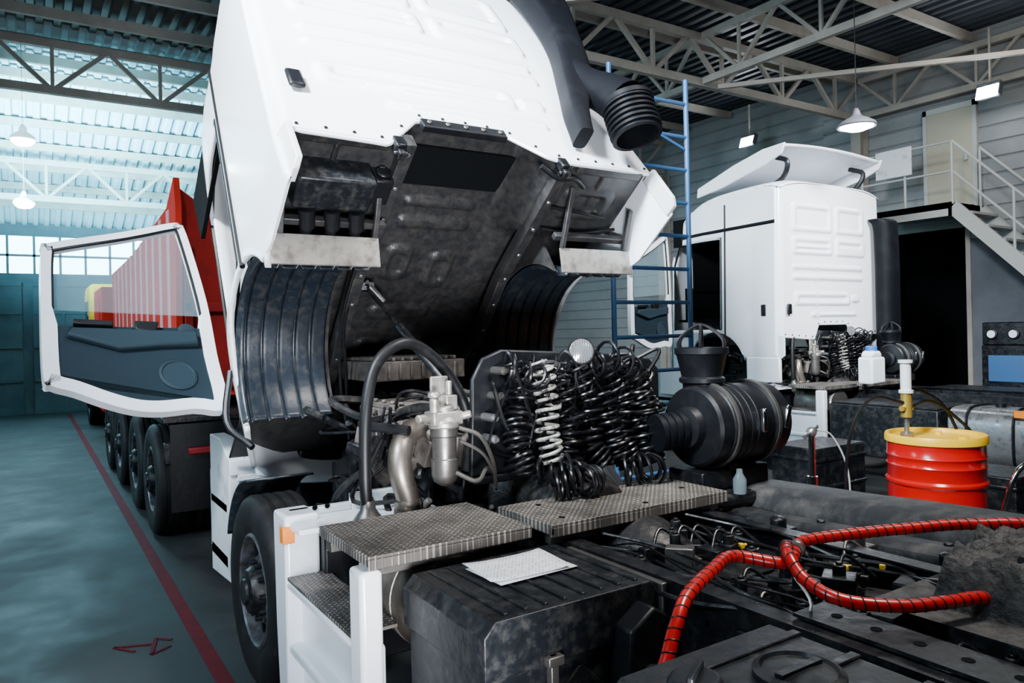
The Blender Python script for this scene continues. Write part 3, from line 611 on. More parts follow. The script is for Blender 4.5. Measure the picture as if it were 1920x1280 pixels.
    b=B(M);b.bb(1.11,1.8,3.3,3.36,.4,1.05);b.obj('inner_fender_panel',blackp,truck,bevel=.01)
    b=B(M);b.bb(.97,1.66,3.22,3.5,1.06,1.085);b.bb(1.3,1.66,3.46,3.5,1.085,1.16);b.bb(1.0,1.3,3.46,3.5,1.085,1.12)
    b.mi=1
    for x in(1.12,1.18,1.4,1.5): b.cyl((x,3.455,1.12),(x,3.465,1.12),.014,n=8)
    b.obj('mudguard_top',[white,dark],truck,bevel=.01)
    b=B(M);b.bb(.935,.99,3.345,3.40,1.0,1.075);b.obj('marker_light',orange,truck,bevel=.006)
    b=B(M);q=.07
    b.prism([(1.0+q,5.02,.35),(1.0+q,5.6,.3),(1.0+q,5.6,1.25),(1.0+q,5.3,1.25),(1.0+q,5.02,1.14)],(.10,0,0));b.bb(1.0+q,1.52,5.0,5.1,1.04,1.14);b.bb(1.05+q,1.5,4.99,5.08,1.0,1.04);b.bb(1.1+q,1.18+q,5.03,5.08,.4,1.05);b.bb(1.0+q,1.4,5.1,5.6,.42,.5);b.bb(1.0+q,1.4,5.1,5.6,.78,.84)
    b.mi=1
    for z in(.5,.62,.9): b.cyl((1.21,5.03,z),(1.21,5.02,z),.016,n=10)
    for x in(1.22,1.37): b.cyl((x,5.0,1.09),(x,4.99,1.09),.014,n=10)
    b.obj('entry_step',[whited,dark],truck,bevel=.014)
    b=B(M);P=[(1.02,4.28+.62*cos(a),.5+.62*sin(a)) for a in lin(rad(20),rad(85),14)]
    b.grid([0,.38],list(range(len(P))),lambda x,i:V(P[i])+V((x,0,0)));b.obj('wheel_guard',liner,truck,solid=.015)
    if main:
        zz=lambda y:.04+.06*(2.75-y)/1.5
        pr=[(3.06,.90),(3.06,.97),(3.09,1.02),(3.15,1.045),(3.25,1.05),(3.35,1.045),(3.42,1.02),(3.48,.97),(3.5,.88)]
        b=B(M);b.grid(list(range(9)),lin(.2,2.75,24),lambda i,y:(pr[i][0],y,pr[i][1]+zz(y)+.006*noise.noise((y*4,i*.5,0))));b.obj('long_mudguard',mudg,truck,solid=.02,bevel=.006)
        p2=[(2.84,.90),(2.86,.95),(2.9,.97),(2.98,.97),(3.02,.94)]
        b=B(M);b.grid(list(range(5)),lin(.2,2.5,2),lambda i,y:(p2[i][0],y,p2[i][1]+zz(y)));b.obj('mudguard_rail',mudg,truck,solid=.02)
        for y in(2.6,2.05,1.5,1.0):
            b=B(M);b.bb(2.72,3.1,y-.02,y+.02,.86,.93);b.cyl((2.95,y,.9),(2.95,y,1.03+zz(y)-.04),.018,n=10);b.obj('mudguard_stay',frame,truck,bevel=.004)
        b=B(M);b.bb(2.72,3.5,.8,2.3,.45,.86);b.obj('side_locker',frame,truck,bevel=.02)
        b=B(M);b.bb(2.75,3.45,2.35,3.2,.4,1.02);b.bb(2.8,3.1,2.5,3.0,1.02,1.1);b.obj('tool_locker',frame,truck,bevel=.03)

# ---------------- main truck
tr=top('tractor_truck',(2.25,4.28,0),'white tractor truck with cab tilted forward exposing the engine','truck')
MC=Matrix.Translation((2.175,3.44,2.925))@Matrix.Rotation(rad(-40),4,'X')
cab(tr,MC,True)
chassis(tr,Matrix.Identity(4))
def ub(x,f):
    tun=1-sstep(.34,.50,abs(x+.06))
    ut=.26-.08*f
    uf=.02 if f<.5 else .02+.1*sstep(.5,.7,f)
    uf-=.5*sstep(1.72,1.85,f)
    u=ut*tun+uf*(1-tun)
    e=0
    for (cx,cf,a,c) in((-.21,1.02,.09,.14),(.10,1.07,.09,.15),(-.06,1.45,.22,.06),(-.06,.70,.24,.04),(-.06,.55,.24,.03),(-.85,.3,.18,.1),(.8,.3,.2,.12),(-.2,1.8,.1,.1),(.15,1.8,.1,.1)):
        e+=.024*rr(x,f,cx,cf,a,c,.03 if c<.05 else .06)-(.022*rr(x,f,cx,cf,a*.6,c*.6,.04) if c>.08 else 0)
    return (x,f+.03,u-e)
b=B(MC);b.grid(lin(-1.12,1.12,160),lin(.02,2.25,150),ub);b.obj('cab_underbody',under,tr,smooth=60,solid=.01)
for s in(-1,1):
    b=B(MC)
    x0,x1=(1.15,.62) 
    def fn(t,a):
        x=s*(x0+(x1-x0)*t);R=.545-.024*sstep(.1,.3,abs(((t*5.5)%1)-.5)*2)*sstep(0,.05,t);return (x,1.16+R*cos(a),-.48+R*sin(a))
    b.grid([i/77 for i in range(78)],lin(rad(158),rad(-4),44),fn);b.obj('wheel_arch_liner',liner,tr,smooth=45,solid=.008)
    b=B(MC)
    for k in range(6):
        a=rad(150-k*30);b.cyl((s*.66,1.16+.54*cos(a),-.48+.54*sin(a)),(s*.66,1.16+.525*cos(a),-.48+.525*sin(a)),.014,n=10)
    P=[(s*.61,1.16+.55*cos(a),-.48+.55*sin(a)) for a in lin(rad(158),rad(5),26)]
    b.prism(P+[(s*.61,1.75,.0),(s*.61,1.3,.22),(s*.61,.6,.2)],(s*-.02,0,0));b.obj('arch_web',under,tr)
    b=B(MC);b.beam((s*.5-.03,.02,-.0),(s*.5-.03,1.0,.0),.07,.09);b.beam((s*.5-.03,1.0,.0),(s*.5-.03,2.15,-.2),.07,.09)
    b.mi=1
    for k in range(9): p=V((s*.5-.03,.08+k*.22,-.045-.18*max(0,(k*.22-.92)/1.15)));b.cyl(p,p+V((0,0,-.012)),.014,n=8)
    b.obj('cab_floor_beam',[under,steel],tr,bevel=.01)
    b=B(MC);b.prism([(s*1.17,.52,-.20),(s*.60,.52,-.20),(s*.60,.60,-.33),(s*1.17,.60,-.33)],(0,.008,0));b.obj('arch_flap',alu,tr)
    b=B(MC);b.beam((s*1.12,.48,-.14),(s*.56,.48,-.14),.04);b.beam((s*1.12,.3,-.05),(s*1.12,.52,-.2),.03);b.beam((s*.62,.2,.0),(s*.62,.52,-.2),.03);b.obj('flap_bracket',under,tr,bevel=.005)
    b=B(MC);b.box((s*.85-.03,.06,.0),(.5,.06,.05));b.box((s*.85-.03,.2,.02),(.03,.3,.04));b.obj('floor_crossmember',engm if s<0 else under,tr,bevel=.01)
b=B(MC);b.box((-.88,.30,-.06),(.40,.2,.18));b.box((-.88,.30,-.06),(.42,.18,.03));b.obj('underfloor_storage_box',blackd,tr,bevel=.025)
b=B(MC);b.box((-.62,.30,-.04),(.1,.16,.12));b.cyl((-.62,.22,-.04),(-.62,.2,-.04),.04);b.obj('relay_box',blackp,tr,bevel=.02)
for k in range(3):
    b=B(MC);x=-1.0+k*.13;b.cyl((x,.40,-.14),(x+.02,.50,-.16),.042,n=16);b.cyl((x+.02,.50,-.16),(x+.02,.54,-.16),.03,n=12);b.obj('valve_canister',blackp,tr)
for q,r_ in (([(.3,.06,-.03),(.42,.1,-.07),(.55,.1,-.06),(.68,.18,-.02)],.016),([(.52,.5,-.06),(.8,.5,-.08),(1.08,.46,-.06)],.010),([(.5,.35,-.02),(.7,.35,-.05),(.95,.38,-.05)],.010)):
    b=B(MC);b.tube(sm(q,5),r_,8);b.obj('underbody_hose',rubber,tr)
for x in(-.6,.42):
    b=B(MC);b.box((x,.02,-.05),(.06,.05,.08));b.box((x,.04,-.10),(.04,.05,.05));b.cyl((x-.04,.04,-.10),(x+.04,.04,-.10),.014);b.obj('cab_latch',frame,tr,bevel=.008)
b=B(MC);b.bb(-.42,.1,-.01,.03,.10,.17);b.mi=1
for x in lin(-.38,.06,4): b.cyl((x,-.02,.135),(x,-.01,.135),.014,n=10)
b.obj('tunnel_rear_brace',[blackp,dsteel],tr,bevel=.006)
p0=MC@V((-.42,1.15,.05));p1=V((2.02,3.55,1.5))
b=B();b.cyl(p0,p0.lerp(p1,.45),.012);b.cyl(p0.lerp(p1,.35),p1,.028);b.sph(p0,.035,8);b.obj('cab_tilt_ram',frame,tr)
b=B();b.cyl(p0+V((0,0,.03)),p0+V((.1,-.05,-.1)),.02);b.box(p0,(.1,.06,.05));b.obj('ram_mount',steel,tr,bevel=.006)
for q,r_ in (([(-.52,.9,.0),(-.55,1.3,-.1),(-.5,1.6,-.25),(-.45,1.9,-.45)],.012),([(-.56,.8,.0),(-.6,1.2,-.15),(-.56,1.6,-.35),(-.5,1.85,-.6)],.009)):
    b=B(MC);b.tube(sm(q,5),r_,7);b.obj('wiring_loom',rubber,tr)
b=B();b.bb(1.1,3.4,5.62,5.8,.4,1.0);b.obj('front_bumper',whited,tr,bevel=.03)
b=B(MC);b.tube(sm([(-1.15,1.75,-.1),(-1.2,1.85,-.4),(-1.1,1.8,-.62)],5),.02,8);b.obj('door_check_strap',blackp,tr)
b=B();x0,x1,y0,y1,zt=1.10,1.80,1.88,2.44,1.08
b.bb(x0+.015,x1-.015,y0+.015,y1-.02,.55,.9)
b.prism([(x0,y0,.90),(x1,y0,.90),(x1,y0,zt-.05),(x1-.04,y0,zt-.008),(x0+.04,y0,zt-.008),(x0,y0,zt-.05)],(0,y1-y0,0))
for k in range(8):
    x=x0+.09+k*.075;b.bb(x,x+.014,y0+.03,y1-.02,zt-.01,zt-.001)
b.obj('battery_box',blackd,tr,bevel=.016,seg=3)
b=B()
b.prism([(x0+.05,y0+.02,.6),(x0+.35,y0+.02,.86),(x0+.37,y0+.02,.86),(x0+.07,y0+.02,.59)],(0,-.012,0));b.prism([(x1-.05,y0+.02,.6),(x1-.33,y0+.02,.86),(x1-.35,y0+.02,.86),(x1-.07,y0+.02,.59)],(0,-.012,0));b.bb(x0+.01,x1-.01,y0,y0+.02,.57,.6);b.obj('box_front_stiffener',blackd,tr,bevel=.004)
b=B();x=1.34;b.bb(x-.015,x+.015,y0-.02,y0+.01,.76,.93);b.bb(x-.03,x+.03,y0-.03,y0-.0,.90,.93);b.cyl((x-.025,y0-.015,.8),(x+.025,y0-.015,.8),.01);b.obj('box_latch',dsteel,tr,bevel=.004)
b=B();b.prism([(1.58,1.80,.74),(1.72,1.80,.70),(1.78,1.80,.80),(1.78,1.80,.97),(1.70,1.80,1.02),(1.60,1.80,.96)],(0,.1,0));b.cyl((1.67,1.8,.80),(1.67,1.75,.80),.045);b.cyl((1.67,1.75,.80),(1.67,1.73,.80),.03);b.obj('main_switch_box',blackp,tr,bevel=.02)
b=B();b.bb(1.14,1.82,1.9,2.4,.5,.54);b.bb(1.795,1.82,1.86,2.4,.54,1.06);b.bb(1.6,1.82,1.86,1.875,.6,.75);b.obj('battery_carrier',dsteel,tr,bevel=.004)
b=B();b.grid(lin(-.165,.165,8),lin(-.112,.112,5),lambda x,y:(1.455+x*.995+y*.06,2.245+y-x*.04,zt+.008+.008*abs(x*6)**3+.002*sin(y*20)))
b.obj('paper_sheet',pp,label='white printed form sheets lying on the black battery box',cat='paper',solid=.001)
b=B();b.grid(lin(-.165,.165,4),lin(-.112,.112,4),lambda x,y:(1.47+x-y*.05,2.235+y+x*.03,zt+.002));b.obj('paper_sheet',paperm,label='second white sheet lying under the printed form',cat='paper',solid=.001)
b=B();b.prism([(1.05,.35,.5),(1.66,.35,.5),(1.66,.35,1.11),(1.61,.35,1.15),(1.10,.35,1.15),(1.05,.35,1.11)],(0,.93,0))
for y in(.5,.68,.86,1.04,1.2): b.bb(1.1,1.62,y-.014,y+.014,1.15,1.157)
b.obj('side_tank',blackd,tr,bevel=.02)
b=B();b.lathe((1.42,1.05,1.15),(0,0,1),[(.1,0),(.1,.014),(.085,.022),(.08,.014),(.03,.018),(.01,.018)],32);b.bb(1.35,1.49,1.04,1.06,1.16,1.175);b.obj('tank_lid',blackd,tr)
b=B();b.lathe((1.17,1.12,1.15),(0,0,1),[(.06,0),(.06,.03),(.05,.045),(.01,.045)],24);b.box((1.17,1.12,1.2),(.1,.015,.02),(0,0,30));b.obj('filler_cap',blackp,tr,bevel=.004)
b=B();b.lathe((2.25,2.75,.92),(0,-1,0),[(.2,0),(.22,.1),(.19,.35),(.13,.5),(.08,.55),(.06,1.6),(.1,1.62),(.1,1.75)],28);b.obj('gearbox_and_driveshaft',engm,tr)
b=B();b.bb(1.9,2.6,-.3,2.9,.42,.46);b.bb(1.95,2.55,1.0,2.5,.46,.6);b.obj('chassis_under_tray',frame,tr,bevel=.01)
rnd=random.Random(8)
for k in range(26):
    b=B();s=rnd.choice([0,1]);x=(1.9+rnd.uniform(0,.2)) if s else 2.4+rnd.uniform(0,.22);z=rnd.uniform(.90,1.05);pts=[]
    for j in range(8): pts.append((x+rnd.uniform(-.05,.05)*(1+.9*(k%3)),2.45-j*.24,z+rnd.uniform(-.04,.04)))
    b.tube(sm(pts,5),rnd.choice([.004,.005,.007,.009]),6);b.obj('chassis_cable',[hose,rubber,frame][k%3],tr)
for k in range(90):
    b=B();x=rnd.uniform(1.9,2.62);y=rnd.uniform(.95,2.38);z=rnd.uniform(.85,1.02);b.box((x,y,z),(rnd.uniform(.04,.14),rnd.uniform(.04,.12),rnd.uniform(.03,.1)),(0,0,rnd.uniform(0,90)))
    if k%2: b.cyl((x,y,z),(x,y,z+.08),.022,n=10);b.cyl((x,y,z+.08),(x,y,z+.09),.012,n=8)
    if k%3==0: b.tube(sm([(x,y,z+.03),(x+.08,y+.03,z+.09),(x+.14,y-.05,z+.02)],5),.008,6)
    b.obj('valve_block',[frame,blackd,engm][k%3] if k%8 else dsteel,tr,bevel=.006)
for k in range(4):
    b=B();x=rnd.uniform(1.98,2.6);y=rnd.uniform(1.4,2.3);b.box((x,y,1.04),(.022,.02,.02),(0,0,rnd.uniform(0,90)));b.cyl((x,y,1.04),(x+.03,y,1.04),.007,n=8);b.obj('cable_connector',drumy,tr,bevel=.003)
for k,(x,y) in enumerate([(2.72,2.1),(2.74,1.75),(2.76,1.4)]):
    b=B();b.lathe((x,y,1.0),(0,0,1),[(.05,0),(.05,.04),(.035,.05),(.035,.09),(.02,.1)],16);b.box((x+.05,y,1.02),(.08,.06,.05));b.obj('brake_valve',dsteel if k==1 else frame,tr,bevel=.004)
b=B();pr=[(1.87,1.075),(1.87,1.085),(2.02,1.085),(2.02,1.02),(2.01,1.02),(2.01,1.075)];b.prism([(a,.2,c) for a,c in pr],(0,1.2,0));b.mi=1
for k in range(9): b.cyl((1.95,.35+k*.12,1.08),(1.95,.35+k*.12,1.0865),.016,n=12)
b.obj('perforated_bracket',[blackd,dark],tr)
def mf(x,y):
    ed=.06*noise.noise((x*5,y*5,3))
    e=min(sstep(2.30,2.34,x+ed),1-sstep(2.98,3.04,x))*(1-sstep(1.20,1.25,y+ed*1.6))
    z=1.066+.155*e+.03*e*noise.noise((x*5,y*5,1))+.035*e*abs(noise.noise((x*11,y*11,2)))+.03*noise.noise((x*26,y*26,5))*e
    return (x,y,z)
b=B();b.grid(lin(2.18,3.1,120),lin(.2,1.36,130),mf)
for k in range(26):
    x=rnd.uniform(2.40,2.95);y=rnd.uniform(.5,1.12);z=mf(x,y)[2];b.lump((x,y,z-.005),rnd.choice([.03,.04,.06]),k)
b.obj('mud_cake',mud,tr,smooth=50)
b=B();b.prism([(2.2,1.12,1.0),(2.4,1.3,1.0),(2.9,1.3,1.0),(3.08,1.0,1.0),(3.08,.2,1.0),(2.2,.2,1.0)],(0,0,.065));b.bb(2.3,2.95,.5,.6,.8,1.0);b.obj('coupling_plate',frame,tr,bevel=.012)
def redhose(pts):
    P=sm(pts,10);F=frames(P);b=B();b.tube(P,.019,12)
    b.mi=1;Q=[];acc=[0]
    for i in range(1,len(P)): acc.append(acc[-1]+(P[i]-P[i-1]).length)
    tot=acc[-1];n=int(tot/.032*10);i=0
    for k in range(n+1):
        d=tot*k/n
        while i<len(P)-2 and acc[i+1]<=d: i+=1
        j=i+1;t=(d-acc[i])/(acc[j]-acc[i])
        p=P[i].lerp(P[j],t);N_=F[i][1].lerp(F[j][1],t);Bn=F[i][2].lerp(F[j][2],t);a=2*pi*d/.032
        Q.append(p+(N_*cos(a)+Bn*sin(a))*.0185)
    b.tube(Q,.0026,5);b.obj('red_air_hose',[redh,rubber],tr)
redhose([(1.12,1.56,.72),(1.2,1.5,.85),(1.33,1.41,1.02),(1.42,1.43,1.13),(1.51,1.47,1.19),(1.68,1.53,1.215),(1.83,1.58,1.215),(1.97,1.49,1.19),(2.13,1.56,1.21),(2.31,1.50,1.22),(2.5,1.40,1.23),(2.68,1.28,1.24),(2.84,1.12,1.23),(2.95,.95,1.08)])
redhose([(2.3,1.75,1.1),(2.18,1.66,1.16),(2.06,1.56,1.21),(1.96,1.48,1.22),(1.93,1.40,1.17),(1.94,1.29,1.14),(2.05,1.18,1.13),(2.18,1.12,1.13),(2.34,1.08,1.12),(2.5,1.02,1.05)])
b=B();b.lathe((2.07,1.53,1.205),(.8,.5,0),[(.024,0),(.027,.004),(.027,.02),(.024,.024)],16);b.obj('hose_clamp',dsteel,tr)
b=B();b.tube(sm([(1.95,1.45,1.16),(1.93,1.38,1.1),(1.9,1.4,1.0),(1.86,1.3,.9)],5),.005,5);b.obj('tie_cord',alu,tr)
b=B();b.lathe((2.95,2.5,1.10),(0,0,1),[(.03,0),(.033,.02),(.033,.07),(.016,.10),(.014,.12)],18);b.obj('plastic_bottle',mk('bottle',(.3,.38,.42),.1,alpha=.3),label='small clear plastic bottle standing on the chassis',cat='bottle')

# ---------------- second white truck
t2=top('tractor_truck',(9.5,7.2,0),'white tractor truck with roof deflector and open cab door','truck')
M2=Matrix.Translation((7.33,3.22,0))
MC2=Matrix.Translation((9.55,6.32,1.78))
cab(t2,MC2,False,[(-1.2,0),(-.5,-.05),(-.4,.15),(.25,.15),(.38,0),(1.2,0)])
chassis(t2,M2,False)
for q in((.05,.6,-.62,-.28),(1.7,2.3,-.9,-.5)):
    b=B(MC2);b.bb(-1.2,-1.14,*q);b.obj('cab_skirt',white,t2,bevel=.02)
b=B(MC2);b.tube([(-W0*(1-.02*1.54)+(.19*max(0,min(1,(f-1.3)/.9))**1.6)-.004,f+.03,1.54-.02*f) for f in lin(.08,2.0,10)],.028,6);b.obj('side_trim_strip',blackp,t2)
b=B(MC2);b.box((-1.185,.3,.35),(.02,.08,.16));b.obj('side_air_vent',blackp,t2,bevel=.01)
def df(t,q):
    x=t*1.10;f=-.02+1.45*q;h=2.50-.36*q**1.5+.05*(1-t*t)+.04*math.exp(-q*8);return (x,f,h)
b=B(MC2);b.grid(lin(-1,1,24),lin(0,1,18),df,);b.obj('roof_deflector',white,t2,smooth=60,solid=.03)
for s in(-1,1):
    b=B(MC2);b.prism([(s*1.10,-.06,2.56),(s*1.10,.0,2.42),(s*1.10,.25,2.32),(s*1.10,.6,2.24),(s*1.10,1.0,2.14),(s*1.10,1.5,2.06),(s*1.10,1.48,2.20),(s*1.10,.8,2.42),(s*1.10,.3,2.54)],(s*.04,0,0));b.obj('deflector_side_fin',white,t2,bevel=.015)
    b=B(MC2);b.tube(sm([(s*.85,.5,2.05),(s*.85,.2,2.16),(s*.88,.1,2.36),(s*.85,.3,2.46)],5),.035,8);b.obj('deflector_bracket',blackp,t2)
n=28;pr=[]
for k in range(n):
    a=2*pi*k/n;pr.append((1.3+.32*(abs(cos(a))**.5)*(1 if cos(a)>0 else -1),.15,.70+.31*(abs(sin(a))**.5)*(1 if sin(a)>0 else -1)))
b=B(M2);b.prism(pr,(0,.85,0));b.obj('fuel_tank',steel,t2,bevel=.02,smooth=40)
for y in(.35,.8):
    b=B(M2);P=[(p[0]+ (p[0]-1.3)*.03,y,p[2]+(p[2]-.70)*.03) for p in pr];b.tube(P,.015,6,closed=True);b.obj('tank_strap',frame,t2)
b=B(M2);b.lathe((1.3,.6,1.0),(0,0,1),[(.05,0),(.05,.05),(.01,.05)],20);b.obj('filler_cap',blackp,t2)
b=B(M2);b.bb(1.0,1.75,1.1,2.42,.35,.95);b.bb(1.02,1.73,1.12,2.4,.95,.98);b.obj('battery_box',blackd,t2,bevel=.02)
for q in((2.9,3.5,0,2.2),(.98,1.7,-.9,.1)):
    b=B(M2);b.bb(*q,1.0,1.05);b.obj('rear_mudguard',frame,t2,bevel=.02)
b=B(M2);b.bb(.93,.98,.2,.32,.95,1.02);b.obj('marker_light',orange,t2)
wheel(M2@V((1.2,-.5,.5)),t2,-1);wheel(M2@V((3.25,-.5,.5)),t2,1)
b=B();c=top('canister',(8.95,5.45,1.162),'white plastic canister with blue cap standing on the chassis','canister')
b.bb(8.8,9.1,5.35,5.55,1.162,1.50);b.prism([(8.82,5.37,1.50),(9.08,5.37,1.50),(9.03,5.37,1.58),(8.87,5.37,1.58)],(0,.16,0));b.obj('body',canm,c,bevel=.03,seg=3)
b=B();b.lathe((8.95,5.45,1.58),(0,0,1),[(.07,0),(.07,.05),(.05,.06),(.01,.06)],20);b.obj('cap',bluec,c)

ld=top('scaffold_ladder',(4.75,4.98,0),'tall blue steel scaffold ladder standing between the trucks','ladder')
for x in(4.30,5.24):
    b=B();b.tube([(x,4.98,0),(x,4.98,4.25)],.024,10);b.obj('ladder_post',blue,ld)
for k in range(13):
    b=B();z=.3+k*.31;b.tube([(4.30,4.98,z),(5.24,4.98,z)],.018,8);b.obj('ladder_rung',blue,ld)
b=B();b.tube([(4.3,4.98,3.9),(5.2,4.98,3.6)],.014,6);b.obj('ladder_brace',blue,ld)
for x in(4.3,5.24):
    b=B();b.tube([(x,4.98,.1),(x,5.6,0.02)],.02,6);b.obj('ladder_foot',blue,ld)

dc=V((5.05,2.64,0));DZ=.30
cart=top('drum_trolley',(dc.x,dc.y,0),'low steel trolley with chrome handle under the red drum','trolley')
b=B();b.bb(dc.x-.36,dc.x+.36,dc.y-.36,dc.y+.36,DZ-.06,DZ);b.obj('platform',steel,cart,bevel=.01)
for sx in(-1,1):
    for sy in(-1,1):
        b=B();b.cyl((dc.x+sx*.28-.03,dc.y+sy*.28,.12),(dc.x+sx*.28+.03,dc.y+sy*.28,.12),.12,n=20);b.obj('caster',rubber,cart)
b=B();b.tube(sm([(dc.x-.05,dc.y-.34,.3),(dc.x-.05,dc.y-.44,.8),(dc.x,dc.y-.5,1.02),(dc.x+.2,dc.y-.55,1.06),(dc.x+.33,dc.y-.5,1.02),(dc.x+.36,dc.y-.42,.8),(dc.x+.34,dc.y-.34,.3)],6),.017,10);b.obj('push_handle',chrome,cart)
dm=top('oil_drum',(dc.x,dc.y,DZ),'glossy red steel oil drum with yellow top on trolley','drum')
b=B();b.lathe(dc+V((0,0,DZ)),(0,0,1),[(.28,0),(.295,.01),(.29,.03),(.29,.28),(.302,.295),(.302,.31),(.29,.325),(.29,.56),(.302,.575),(.302,.59),(.29,.605),(.29,.68),(.296,.69),(.29,.70),(.29,.74),(.296,.75),(.29,.76),(.29,.84)],56);b.obj('drum_body',drumred,dm)
b=B();z_=DZ+.84;b.lathe(dc+V((0,0,z_)),(0,0,1),[(.02,.022),(.27,.022),(.276,.046),(.298,.050),(.304,.036),(.304,.0),(.29,-.01)],56,True);b.obj('drum_lid',drumy,dm)
for q in((-.0,-.18,.03),(.14,.05,.022)):
    b=B();b.cyl(dc+V((q[0],q[1],z_+.02)),dc+V((q[0],q[1],z_+.045)),q[2]);b.obj('bung',drumy,dm)
q=dc+V((-.16,.1,DZ-.36))
pm=top('barrel_pump',dc+V((-.16,.1,DZ+.865)),'brass and steel pneumatic barrel pump standing on the drum','pump')
b=B();b.cyl(q+V((0,0,1.225)),q+V((0,0,1.4)),.016);b.cyl(q+V((0,0,1.225)),q+V((0,0,1.26)),.04);b.obj('pump_tube',steel,pm)
b=B();b.cyl(q+V((0,0,1.36)),q+V((0,0,1.52)),.035);b.cyl(q+V((-.06,0,1.42)),q+V((.06,0,1.42)),.018);b.obj('pump_valve',brass,pm)
b=B();b.cyl(q+V((0,0,1.52)),q+V((0,0,1.54)),.045);b.cyl(q+V((0,0,1.54)),q+V((0,0,1.72)),.034);b.cyl(q+V((0,0,1.72)),q+V((0,0,1.74)),.045);b.obj('pump_cylinder',canm,pm)
for P in ([q+V((.04,0,1.55)),q+V((.2,0,1.52)),q+V((.36,-.05,1.42)),q+V((.47,-.1,1.2)),q+V((.52,-.15,.9))],[q+V((.04,0,1.42)),q+V((.18,-.05,1.46)),q+V((.38,-.1,1.36)),q+V((.52,-.2,1.15)),q+V((.54,-.2,.8))],[q+V((-.04,0,1.46)),q+V((-.2,.1,1.5)),q+V((-.35,.15,1.35)),q+V((-.38,.2,1.0)),q+V((-.36,.2,.3))]):
    b=B();b.tube(sm(P,7),.011,8);b.obj('pump_hose',rubber,pm)
jk=top('jack_stand',(4.45,3.15,0),'chrome pole jack with T handle standing on the floor','jack')
b=B();b.cyl((4.45,3.15,.0),(4.45,3.15,.08),.2,.15);b.obj('base',frame,jk)
b=B();b.cyl((4.45,3.15,.06),(4.45,3.15,1.2),.022);b.cyl((4.45,3.15,.5),(4.45,3.15,.9),.035);b.obj('pole',chrome,jk)
b=B();b.cyl((4.33,3.12,1.18),(4.58,3.2,1.22),.014);b.sph((4.45,3.15,1.2),.035,8);b.obj('handle',steel,jk)
b=B();b.tube(sm([(4.55,3.19,1.2),(4.68,3.15,1.15),(4.78,3.1,.9),(4.8,3.1,.5)],6),.006,6);b.obj('cable',railm,jk)
for (x,y,m_) in((5.75,2.0,canm),(5.9,2.1,orange)):
    b=B();b.lathe((x,y,.9),(0,0,1),[(.04,0),(.045,.01),(.045,.12),(.02,.16),(.018,.2)],18);b.obj('spray_can',m_,label='small spray can standing on the tool trolley',cat='can',group='spray cans')
b=B();b.bb(5.6,6.15,1.8,2.3,.86,.9)
for x in(5.62,6.13):
    for y in(1.82,2.28): b.bb(x-.015,x+.015,y-.015,y+.015,0,.86)
b.bb(5.6,6.15,1.8,2.3,.3,.32);b.obj('tool_trolley',dsteel,label='plain steel tool trolley beside the drum',cat='trolley',bevel=.005)
def crate(x,y,sx,sy,h,m,lab):
    b=B();b.bb(x-sx/2,x+sx/2,y-sy/2,y+sy/2,0,h)
    for k in range(3): b.bb(x-sx/2-.012,x+sx/2+.012,y-sy/2-.012,y+sy/2+.012,h*(.15+.35*k)-.02,h*(.15+.35*k)+.02)
    b.obj('equipment_case',m,label=lab,cat='case',bevel=.012)
crate(6.6,4.6,.8,.5,.75,frame,'black steel equipment case standing on the floor')
crate(7.2,3.4,.6,.9,.6,frame,'low black equipment case beside the truck')
gc=top('gauge_cabinet',(12.6,5.3,0),'dark service cabinet with a row of round pressure gauges','cabinet')
b=B();b.bb(12.3,12.9,4.5,5.7,0,1.55);b.bb(12.28,12.3,4.55,5.05,.1,1.2);b.obj('cabinet_body',frame,gc,bevel=.02)
b=B();b.bb(12.27,12.3,5.1,5.6,1.0,1.4);b.obj('cabinet_panel',blue,gc,bevel=.01)
b=B();b.bb(12.32,12.4,4.5,5.7,1.55,1.9);b.obj('gauge_panel',frame,gc,bevel=.02)
for k in range(4):
    b=B();b.lathe((12.32,4.65+k*.3,1.72),(-1,0,0),[(.08,0),(.08,.04),(.07,.045)],22);b.mi=1;b.cyl((12.275,4.65+k*.3,1.72),(12.27,4.65+k*.3,1.72),.058);b.obj('gauge',[blackp,canm],gc)
b=B();b.tube([(12.05,4.6+.42*cos(a),.55+.42*sin(a)) for a in lin(0,2*pi,24)[:-1]],.13,10,closed=True);b.obj('loose_tyre',tyrem,label='black tyre leaning against the service cabinet',cat='tyre')

rt=top('dump_truck',(2.3,11,0),'red tipper truck with ribbed dump body seen from behind','truck')
for y in(8.15,9.5,11.2,12.7):
    wheel((1.14,y,.5),rt,-1,.54,.3);wheel((3.4,y,.5),rt,1,.54,.3)
for y in(8.15,9.5):
    wheel((1.48,y,.5),rt,-1,.54,.28)
for x in(1.9,2.7):
    b=B();b.bb(x,x+.1,7.6,16.5,.85,1.15);b.obj('frame_rail',frame,rt,bevel=.01)
b=B();b.bb(1.05,3.5,7.62,7.7,.75,.95);b.obj('rear_underrun_bar',frame,rt,bevel=.01)
for q in((7.7,9.9),(10.6,13.4)):
    b=B();b.bb(1.05,3.5,*q,1.12,1.18);b.obj('mudguard',frame,rt,bevel=.01)
for x in(1.25,2.9):
    b=B();b.bb(x,x+.5,7.5,7.56,.84,.9);b.obj('tail_light',redl,rt,bevel=.01)
    b=B();b.bb(x-.15,x+.6,7.58,7.6,.3,1.12);b.obj('mud_flap',blackp,rt)
b=B()
for x in(1.3,3.4):
    b.prism([(x,8.5,1.35),(x,15,1.35),(x,15.2,3.1),(x,12,3.15),(x,8.9,3.35),(x,8.4,3.6),(x,8.3,3.3),(x,8.42,1.5)],(.06,0,0))
